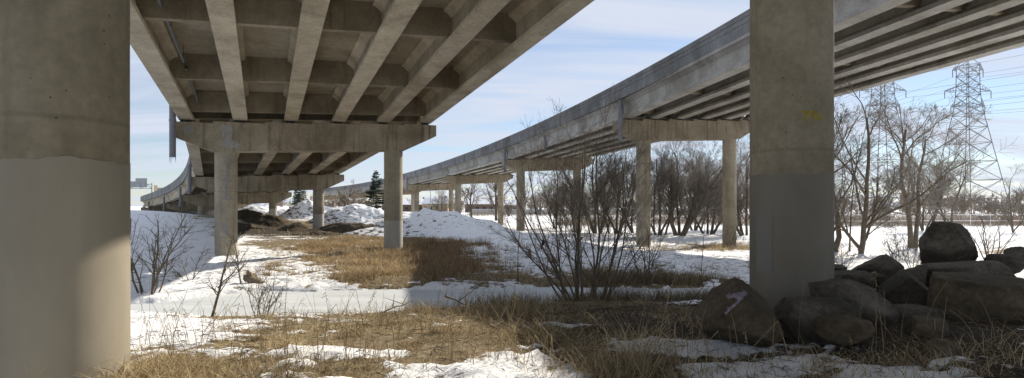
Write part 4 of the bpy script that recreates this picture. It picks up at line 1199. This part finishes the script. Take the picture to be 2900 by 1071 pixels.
house(1180, 260, 14, 9, 3.6, 'house glimpsed left of the street lamp', .3, M['pile_snow'], M['brick'])

# street lamp, utility poles
x = X_(1219, 190); g0 = gz(x, 190)
t = thing('street_lamp', 'curved street lamp post seen between the far piers', 'street lamp', (x, 190, g0))
pts = np.array([[0, 0, -.3], [0, 0, 5], [0, 0, 9.2], [-.25, 0, 10.3], [-1.0, 0, 10.9], [-1.9, 0, 11.1]])
V_, Q_ = tubes([(pts, np.array([.14, .11, .09, .07, .06, .05]))], 8); link('pole', fast_mesh('pole', V_, [Q_], [M['steel']], True), t)
boxobj('lamp_head', (-2.2, 0, 11.05), .42, .15, .07, M['steel'], t)
for px, Y, H, lab in ((1489, 190, 8.5, 'wooden utility pole with crossbar right of the tall thin column'), (1243, 205, 9.0, 'wooden utility pole right of the street lamp'), (1562, 230, 13.5, 'tall slim pole far behind the pale willow')):
    x = X_(px, Y); g0 = gz(x, Y)
    t = thing('utility_pole', lab, 'utility pole', (x, Y, g0))
    V_, Q_ = tubes([(np.array([[0, 0, -.3], [0, 0, H]]), np.array([.17, .12]))], 8); link('pole', fast_mesh('pole', V_, [Q_], [M['wood']], True), t)
    boxobj('crossbar', (0, -.16, H - .7), 1.3, .05, .07, M['wood'], t)
    for q in (-1.1, 0, 1.1):
        V_, Q_ = tubes([(np.array([[q, -.16, H - .63], [q, -.16, H - .45], [q, -.16, H - .36]]), np.array([.05, .08, .04]))], 6); link('insulator', fast_mesh('insulator', V_, [Q_], [M['insulator']]), t)

# sign gantry above the far end of the near overpass
Yg = 205; x = X_(398, Yg); g0 = gz(x, Yg)
def ez(py): return EYE - (py - YH) / F * Yg - g0
t = thing('sign_gantry', 'overhead road sign gantry seen from behind above the curving parapet', 'sign', (x, Yg, g0))
xr = X_(430, Yg) - x
for xx in (xr, xr - 26):
    V_, Q_ = tubes([(np.array([[xx, 0, -.5], [xx, 0, ez(519)]]), np.array([.22, .18]))], 8); link('post', fast_mesh('post', V_, [Q_], [M['steel']], True), t)
sg_ = []
for py in (522, 534):
    sg_.append(((xr, 0, ez(py)), (xr - 26, 0, ez(py))))
for k in range(13):
    a, b_ = xr - k * 2.0, xr - (k + 1) * 2.0
    sg_.append(((a, 0, ez(522)), (b_, 0, ez(534))) if k % 2 else ((a, 0, ez(534)), (b_, 0, ez(522))))
bars(sg_, .12, 'truss', M['steel'], t)
pw = X_(419, Yg) - x
sgp = boxobj('sign_panel', (pw - 4.6, -.5, ez(522.5)), 4.6, .06, (ez(514) - ez(531)) / 2, M['panel_back'], t)
for k in range(5): boxobj('stiffener', (-4.1 + k * 2.05, -.12, 0), .06, .05, (ez(514) - ez(531)) / 2 - .03, M['steel'], sgp)
up_ = boxobj('sign_panel', (pw - 2.2, -.5, ez(509.5)), 2.2, .05, (ez(505) - ez(514)) / 2 - .02, M['panel_back'], t)
for px, w, h, py, m_, lab in ((441, .5, 1.3, 535, 'sign_tan', 'tan road sign on a post next to the sign gantry'), (456, 1.0, .55, 536, 'panel_back', 'small grey road sign peeking over the curving parapet')):
    x2 = X_(px, 195); g1 = gz(x2, 195); zc = EYE - (py - YH) / F * 195 - g1
    t2 = thing('road_sign', lab, 'sign', (x2, 195, g1))
    boxobj('panel', (0, 0, zc), w * 1.3, .04, h, M[m_], t2)
    V_, Q_ = tubes([(np.array([[0, .12, -.3], [0, .12, zc + h * .5]]), np.array([.07, .07]))], 6); link('post', fast_mesh('post', V_, [Q_], [M['steel']]), t2)

# ------------------------------------------------------------------ small things on the banks
# wooden stake and stump post, black plastic scrap
x, y = X_(1492, 26.5), 26.5
t = thing('marker_stake', 'thin dark marker stake in the shaded snow', 'stake', (x, y, gz(x, y)))
V_, Q_ = tubes([(np.array([[0, 0, -.2], [.0, 0, .8]]), np.array([.022, .02]))], 6); link('rod', fast_mesh('rod', V_, [Q_], [M['bark_dark']]), t)
boxobj('cap', (0, 0, .81), .03, .03, .012, M['bark_dark'], t)
x = X_(1499, 27); t = thing('wooden_post', 'short weathered wooden post next to the marker stake', 'post', (x, 27, gz(x, 27)))
V_, q_, cp_ = prism([(-.10, -.2), (.10, -.2), (.095, .42), (.03, .50), (-.08, .46)], (0, -.09, 0), (0, .09, 0), (1, 0, 0)); link('shaft', poly_mesh('shaft', V_, q_ + cp_, M['wood']), t)
boxobj('brace', (.02, -.11, .2), .07, .015, .18, M['wood'], t)
# black plastic scrap caught on the bush's long twig
bx, by = X_(1536, 15.0), 15.0
zt = EYE - (681 - YH) / F * 15.0; zb_ = EYE - (708 - YH) / F * 15.0
n = 9; Vb = []
for j in range(n):
    q = j / (n - 1); z = zt + (zb_ - zt) * q
    w = (.012 + .030 * math.sin(math.pi * min(1, q * .95 + .12)) ** .8) * (1 if j < n - 1 else .3)
    xc = bx + .02 - .045 * q + .012 * math.sin(q * 7)
    for s_, yo in ((-1, 0), (0, -.018), (1, .006), (0, .016)):
        Vb.append((xc + s_ * w, by + yo, z))
Fb = [[j * 4 + k, j * 4 + (k + 1) % 4, j * 4 + 4 + (k + 1) % 4, j * 4 + 4 + k] for j in range(n - 1) for k in range(4)] + [[0, 1, 2, 3], [n * 4 - 4, n * 4 - 3, n * 4 - 2, n * 4 - 1]]
bo = link('plastic_scrap', poly_mesh('plastic_scrap', Vb, Fb, M['black'], True))
tag(bo, 'black plastic scrap hanging from a twig over the shaded snow', 'scrap')
V_, Fc = box_vf((bx - .01, by, zt + .004), (.04, 0, .006), (0, .012, 0), (0, 0, .010)); link('torn_flap', poly_mesh('torn_flap', V_, Fc, M['black']), bo)
tw = [(np.array([[bx + 1.1, by + .45, zb_ - .45], [bx + .7, by + .25, zb_ - .12], [bx + .3, by + .08, zt - .10], [bx, by, zt], [bx - .32, by - .05, zt + .07], [bx - .55, by - .06, zt + .20]]), np.array([.014, .012, .010, .008, .006, .004]))]
V_, Q_ = tubes(tw, 5); tag(link('bare_twig', fast_mesh('bare_twig', V_, [Q_], [M['bark_dark']])), 'long bare twig reaching left from the bush, holding the black scrap', 'twig')
# stump on the far bank
x, y = X_(717, 18.6), 18.6
rg = np.random.default_rng(3)
P_ = ICO_V * (1 + .35 * n3(ICO_V, 1.6, 7)[:, None] + .12 * n3(ICO_V, 7, 8)[:, None]) * [.30, .2, .22]
P_[:, 0] += .10 * (P_[:, 2] < 0) ; P_[:, 0] -= np.clip(P_[:, 2], 0, 1) * .9
st = link('tree_stump', fast_mesh('tree_stump', P_, [ICO_F], [M['wood']], True), None, (x, y, gz(x, y) + .10))
tag(st, 'weathered broken stump at the far edge of the ice', 'stump')
V_, Q_ = tubes([(np.array([[-.05, 0, .1], [-.12, 0, .25], [-.2, .0, .36]]), np.array([.11, .09, .05])), (np.array([[.1, 0, -.02], [.25, 0, -.06], [.4, 0, -.14]]), np.array([.07, .05, .02]))], 8)
link('root', fast_mesh('root', V_, [Q_], [M['wood']], True), st)
# fallen branches on the mud
rgb = np.random.default_rng(12)
for k, (pa, pb, Y, lab) in enumerate([((1560, 905), (1860, 880), 9.6, 'long fallen branch lying across the dark mud'), ((1860, 880), (2090, 862), 10.4, 'fallen branch pointing at the painted boulder'),
                                      ((1085, 890), (1160, 868), 12.6, 'dark broken branch lying over the edge of the ice'), ((1390, 925), (1490, 918), 8.2, 'short dark stick on the golden grass'),
                                      ((1980, 845), (2045, 838), 11.8, 'crooked branch sticking up near the snow streak left of the boulder'), ((1270, 868), (1350, 905), 10.6, 'slanting dead stalk leaning over the near bank')]):
    x0_, x1_ = X_(pa[0], Y), X_(pb[0], Y); n = 9; tt = np.linspace(0, 1, n)
    xx = x0_ + (x1_ - x0_) * tt; yy = Y + (tt - .5) * .8 + rgb.normal(size=n) * .05
    lift = {2: .25, 4: .45, 5: .32}.get(k, .05)
    zz = gh(xx, yy) + .05 + lift * (tt if k != 5 else 1 - tt) + rgb.normal(size=n) * .012
    pts = np.stack([xx, yy, zz], -1)
    side = []
    for j in (3, 5, 6):
        d = rgb.normal(size=3) * .25; d[2] = abs(d[2]) * .5; side.append((np.array([pts[j], pts[j] + d, pts[j] + d * 1.8]), np.array([.010, .008, .004])))
    V_, Q_ = tubes([(pts, np.linspace(.022, .007, n))] + side, 5)
    tag(link('fallen_branch', fast_mesh('fallen_branch', V_, [Q_], [M['bark_dark']], True)), lab, 'branch', 'dead branches on the banks')

# ------------------------------------------------------------------ dry grass
STRAW = np.array([[.50, .40, .245], [.42, .325, .18], [.60, .50, .33], [.30, .23, .13], [.17, .13, .075]])
def blades(rg, x, y, H, W, lean, nseg, dark=1.0, flat=0.0, pale=None, comb=False):
    N = len(x)
    z = gh(x, y) - .02
    a = rg.uniform(0, 2 * np.pi, N)
    if comb: a = 9 * fbm(x * .7, y * .7, 2, 33) + rg.normal(size=N) * .9
    h = H * rg.uniform(.45, 1.25, N) * (1 + 1.1 * fbm(x * 1.1, y * 1.1, 3, 37)); ln = lean * rg.uniform(.3, 1.4, N)
    w = W * rg.uniform(.6, 1.3, N)
    dx, dy = np.cos(a), np.sin(a)
    b_ = rg.uniform(0, 2 * np.pi, N); wx, wy = np.cos(b_) * w * .5, np.sin(b_) * w * .5
    V = np.empty((N, (nseg + 1) * 2, 3), np.float32)
    for j in range(nseg + 1):
        t = j / nseg
        hz = h * (t - flat * t * t); ho = h * ln * t ** 1.7
        cxp = x + dx * ho; cyp = y + dy * ho; cz = z + hz
        k = 1 - .8 * t
        V[:, 2 * j, 0] = cxp - wx * k; V[:, 2 * j, 1] = cyp - wy * k; V[:, 2 * j, 2] = cz
        V[:, 2 * j + 1, 0] = cxp + wx * k; V[:, 2 * j + 1, 1] = cyp + wy * k; V[:, 2 * j + 1, 2] = cz
    base = np.arange(N)[:, None] * (nseg + 1) * 2
    Q = np.concatenate([base + np.array([[2 * j, 2 * j + 1, 2 * j + 3, 2 * j + 2]]) for j in range(nseg)], 0)
    pal = STRAW if pale is None else pale
    c = pal[rg.integers(0, len(pal), N)] * rg.uniform(.7, 1.3, (N, 1)) * dark * (1 + .9 * fbm(x * .6, y * .6, 3, 39))[:, None]
    C = np.repeat(c[:, None, :], (nseg + 1) * 2, 1).reshape(-1, 3)
    return V.reshape(-1, 3), Q, C
def make_grass(name, label, batches):
    VV, QQ, CC, off = [], [], [], 0
    for V_, Q_, C_ in batches:
        VV.append(V_); QQ.append(Q_ + off); CC.append(C_); off += len(V_)
    o = link(name, fast_mesh(name, np.concatenate(VV), [np.concatenate(QQ)], [M['grass']], False, np.clip(np.concatenate(CC), 0, .8)))
    return tag(o, label, 'grass', kind='stuff')
def scatter(rg, n, x0, x1, y0, y1, fn):
    x = rg.uniform(x0, x1, n); y = rg.uniform(y0, y1, n)
    keep = rg.uniform(size=n) < fn(x, y)
    return x[keep], y[keep]
rg = np.random.default_rng(41)
def pxy(x, y):
    return proj(x, y, gh(x, y))
def not_col(x, y):
    k = np.ones_like(x, bool)
    for c in (left['col_-1_-1'], left['col_-1_1']):
        l = bpy.data.objects[c].location; k &= np.hypot(x - l[0], y - l[1]) > D / 2 + .03
    return k
def near_fn(x, y):
    s, mu = cover_at(x, y); yn = np.interp(x, *YN)
    px, py = pxy(x, y)
    return (.07 + .93 * sstep(.60, .38, s)) * (y < yn - .1) * not_col(x, y) * (1 - .86 * sstep(1500, 1750, px) * sstep(985, 950, py)) * (1 - .45 * sstep(1950, 2150, px))
bs = []
x, y = scatter(rg, 170000, -7.5, 9, 4.2, 14.5, near_fn); bs.append(blades(rg, x, y, .085, .010, 2.4, 3, 1.2, .7, None, True))
cl = fbm(x * 1.7, y * 1.7, 3, 71) > .06
x2, y2 = x[cl], y[cl]; bs.append(blades(rg, x2[::3], y2[::3], .18, .008, 1.3, 3, 1.3, .4, None, True))
for k_ in range(230):
    X0 = rg.uniform(-5.5, 3.2); Y0 = rg.uniform(4.9, 13.2)
    if cover_at(np.array([X0]), np.array([Y0]))[0][0] > .62 or Y0 > np.interp(X0, *YN) - .3: continue
    n_ = int(rg.uniform(30, 110)); rd = rg.uniform(.05, .16)
    xx = X0 + rg.normal(size=n_) * rd; yy = Y0 + rg.normal(size=n_) * rd; kk = not_col(xx, yy)
    bs.append(blades(rg, xx[kk], yy[kk], rg.uniform(.12, .30), .008, rg.uniform(.6, 1.4), 3, rg.uniform(.6, 1.35), .3))
make_grass('dry_grass', 'matted dry grass covering the near bank', bs)
# grass at the column's foot and taller tufts
bs = []
def tuft(px, py, n, H, rad, e, W=.009, lean=.8, dark=1.0):
    X0, Y0 = at_px(px, py, e)
    x = X0 + rg.normal(size=n) * rad; y = Y0 + rg.normal(size=n) * rad
    k = not_col(x, y) & (y < np.interp(x, *YN) + .3)
    bs.append(blades(rg, x[k], y[k], H, W, lean, 3, dark, .2))
for px, py, n, H, rad in [(400, 1065, 700, .34, .22), (470, 1060, 500, .26, .2), (380, 1040, 150, .3, .12), (640, 1060, 300, .2, .25), (800, 1010, 400, .2, .3), (700, 1030, 300, .18, .3), (1750, 1055, 420, .30, .35), (1790, 1015, 160, .5, .13),
                          (1700, 1060, 200, .26, .35), (1620, 1040, 160, .24, .35), (1480, 930, 420, .36, .28), (1560, 960, 350, .32, .25), (1430, 890, 450, .40, .35), (1650, 1065, 150, .26, .35), (1960, 1060, 200, .28, .3), (2300, 975, 200, .26, .22), (2360, 995, 120, .22, .22),
                          (2240, 995, 90, .22, .25), (2880, 985, 50, .45, .2), (2800, 1000, 80, .22, .25), (2650, 1010, 200, .25, .25), (2480, 1010, 200, .22, .3), (1180, 895, 250, .42, .18), (930, 890, 120, .4, .3), (1050, 890, 120, .45, .25), (1270, 905, 160, .35, .3),
                          (2120, 1060, 200, .22, .3), (2520, 1050, 220, .22, .35), (1890, 1000, 140, .3, .2)]:
    e = -1.6 if py > 1000 else (-1.75 if py > 930 else -2.15)
    if px > 2150: e = -1.42
    tuft(px, py, n, H, rad, e)
make_grass('grass_tufts', 'taller dry grass tufts standing in the foreground snow', bs)
# bank edge weeds in the shade, both sides of the creek
bs = []
def bank_fn(x, y):
    yn = np.interp(x, *YN); px, py = pxy(x, y)
    return sstep(1.7, .2, yn - y) * (y < yn + .25) * sstep(-2.5, 1.2, x) * (.35 + .65 * (fbm(x * 1.2, y * 1.2, 3, 81) > -.05))
x, y = scatter(rg, 30000, -2.5, 11, 13.0, 17, bank_fn); bs.append(blades(rg, x, y, .42, .013, .6, 3, .62, .15))
def bank2(x, y):
    yf = np.interp(x, *YF)
    return (y > yf) * sstep(.55, .3, cover_at(x, y)[0]) * .8
x, y = scatter(rg, 52000, 2.5, 14, 18.2, 23.5, bank2); bs.append(blades(rg, x, y, .38, .016, .6, 2, .62, .15))
def mudf(x, y):
    px, py = pxy(x, y); return (y < np.interp(x, *YN) - .5) * sstep(1420, 1600, px) * .9 * (fbm(x * .9, y * .9, 3, 83) > -.12)
x, y = scatter(rg, 16000, 0, 9, 7.5, 15.5, mudf); bs.append(blades(rg, x, y, .09, .012, 1.8, 2, .42, .6))
make_grass('bank_weeds', 'brown weeds along the shaded creek bank below the bush', bs)
# golden field beyond the creek
bs = []
def far_fn(x, y):
    yf = np.interp(x, *YF); s, mu = cover_at(x, y)
    return (y > yf + .1) * sstep(.60, .34, s) * (1 - .85 * mu) * (.16 + .84 * sstep(-.04, .10, fbm(x * 1.1, y * .8, 3, 87)))
GOLD = np.array([[.52, .395, .23], [.42, .31, .17], [.60, .48, .30], [.29, .21, .12], [.17, .125, .075]])
x, y = scatter(rg, 200000, -14, 4, 18, 42, far_fn); bs.append(blades(rg, x, y, .33, .020, .75, 2, .95, .2, GOLD))
x, y = scatter(rg, 40000, -30, 8, 40, 75, far_fn); bs.append(blades(rg, x, y, .35, .035, .5, 2, .9, .15))
x, y = scatter(rg, 30000, 8, 26, 24, 50, far_fn); bs.append(blades(rg, x, y, .35, .025, .5, 2, .9, .15))
WEED = np.array([[.25, .165, .10], [.18, .12, .075], [.31, .22, .135]])
x, y = scatter(rg, 30000, -7, 2.5, 21, 37, lambda a, c: far_fn(a, c) * sstep(-6.6, -5.6, a + (c - 32) * .2) * (fbm(a * 1.6, c * 1.6, 3, 88) > -.02)); bs.append(blades(rg, x, y, .62, .016, .3, 2, 1.0, .05, WEED))
make_grass('golden_grass', 'golden dry grass beyond the creek around the second painted column', bs)
# brush behind the fence and under the willows
bs = []
BR = np.array([[.20, .165, .13], [.15, .12, .09], [.26, .21, .165]])
x, y = scatter(rg, 26000, 8, 118, 82.5, 104, lambda a, c: .25 + .75 * (fbm(a * .25, c * .25, 3, 101) > -.05)); bs.append(blades(rg, x, y, 1.9, .045, .35, 2, 1.0, .0, BR))
x, y = scatter(rg, 5000, -14, 60, 150, 172, lambda a, c: .3 + .7 * (fbm(a * .2, c * .2, 3, 103) > 0)); bs.append(blades(rg, x, y, 1.3, .07, .35, 2, 1.0, .0, BR))
tag(make_grass('undergrowth', 'dense brown brush behind the chain-link fence and the willows', bs), cat='brush')
# single stalks and seed heads
st = []
for k in range(330):
    px = rg.uniform(390, 1560) if k < 290 else rg.uniform(1700, 2880); py = rg.uniform(885, 1040) if k < 290 else rg.uniform(985, 1060)
    e = -1.65 if py > 985 else (-1.85 if py > 920 else -2.3)
    X0, Y0 = at_px(px, py, e); z0 = gz(X0, Y0)
    if Y0 > np.interp(X0, *YN) or not not_col(np.array([X0]), np.array([Y0]))[0]: continue
    H = rg.uniform(.2, .65) * (1 if k % 5 else 1.5); a = rg.uniform(0, 6.28); ln = rg.uniform(.05, .5)
    if k % 3 == 0:                                                    # snapped stalk
        p1 = np.array([X0 + math.cos(a) * H * .2, Y0 + math.sin(a) * H * .2, z0 + H * .7]); p2 = p1 + np.array([math.cos(a) * H * .5, math.sin(a) * H * .3, -H * .55])
        st.append((np.array([[X0, Y0, z0 - .02], (np.array([X0, Y0, z0]) + p1) / 2, p1, p2]), np.array([.004, .004, .0035, .002])))
    else:
        pts = np.array([[X0 + math.cos(a) * H * ln * q ** 1.8, Y0 + math.sin(a) * H * ln * q ** 1.8, z0 - .02 + H * q] for q in (0, .35, .7, 1)])
        st.append((pts, np.array([.0035, .003, .0022, .0015])))
        if k % 4 == 1:
            for j in range(7):
                b0 = pts[-1] - (pts[-1] - pts[2]) * j * .12; d = rg.normal(size=3) * .012; d[2] = -.012
                st.append((np.array([b0, b0 + d, b0 + d * 1.8, b0 + d * 2.2]), np.array([.002, .004, .0035, .0015])))
for px, py, H, dx in ((1860, 968, .95, .22), (85, 1069, .52, -.08), (120, 1069, .30, .04), (250, 1069, .3, .10), (320, 1069, .3, .03), (60, 1069, .42, .45)):
    X0, Y0 = at_px(px, py, -1.66); 
    if px < 400: X0, Y0 = X_(px, 4.45), 4.45
    z0 = gz(X0, Y0)
    st.append((np.array([[X0, Y0, z0 - .02], [X0 + dx * .4 * H, Y0, z0 + H * .4], [X0 + dx * .8 * H, Y0, z0 + H * .75], [X0 + dx * H * 1.2, Y0, z0 + H]]), np.array([.0055, .005, .004, .002])))
V_, Q_ = tubes(st, 4)
o = link('dead_stalks', fast_mesh('dead_stalks', V_, [Q_], [plain('stalk', (.33, .25, .14), .9, .3, 8)]))
tag(o, 'thin dead stalks and seed heads sticking out of the snow', 'stalks', kind='stuff')

# litter of twigs and leaf scraps melting out of the snow
x = rg.uniform(-6, 8, 2600); y = rg.uniform(4.4, 13.5, 2600)
k = not_col(x, y) & (y < np.interp(x, *YN) - .2)
x, y = x[k], y[k]
x = np.concatenate([x, rg.uniform(-14, 12, 1800)]); y = np.concatenate([y, rg.uniform(18.5, 30, 1800)])
z = gh(x, y) + .055
N = len(x); a = rg.uniform(0, 6.283, N); L = rg.uniform(.02, .11, N) * np.where(y > 15, 2.0, 1.0)
sg = [(np.array([[x[i] - math.cos(a[i]) * L[i], y[i] - math.sin(a[i]) * L[i], z[i]], [x[i], y[i], z[i] + .015], [x[i] + math.cos(a[i]) * L[i], y[i] + math.sin(a[i]) * L[i], z[i] + .01]]), np.array([.003, .005, .003]) * (1.8 if y[i] > 15 else 1)) for i in range(N)]
V_, Q_ = tubes(sg, 3)
tag(link('twig_litter', fast_mesh('twig_litter', V_, [Q_], [M['bark_dark']])), 'small twigs and leaf scraps strewn over the snow', 'litter', kind='stuff')
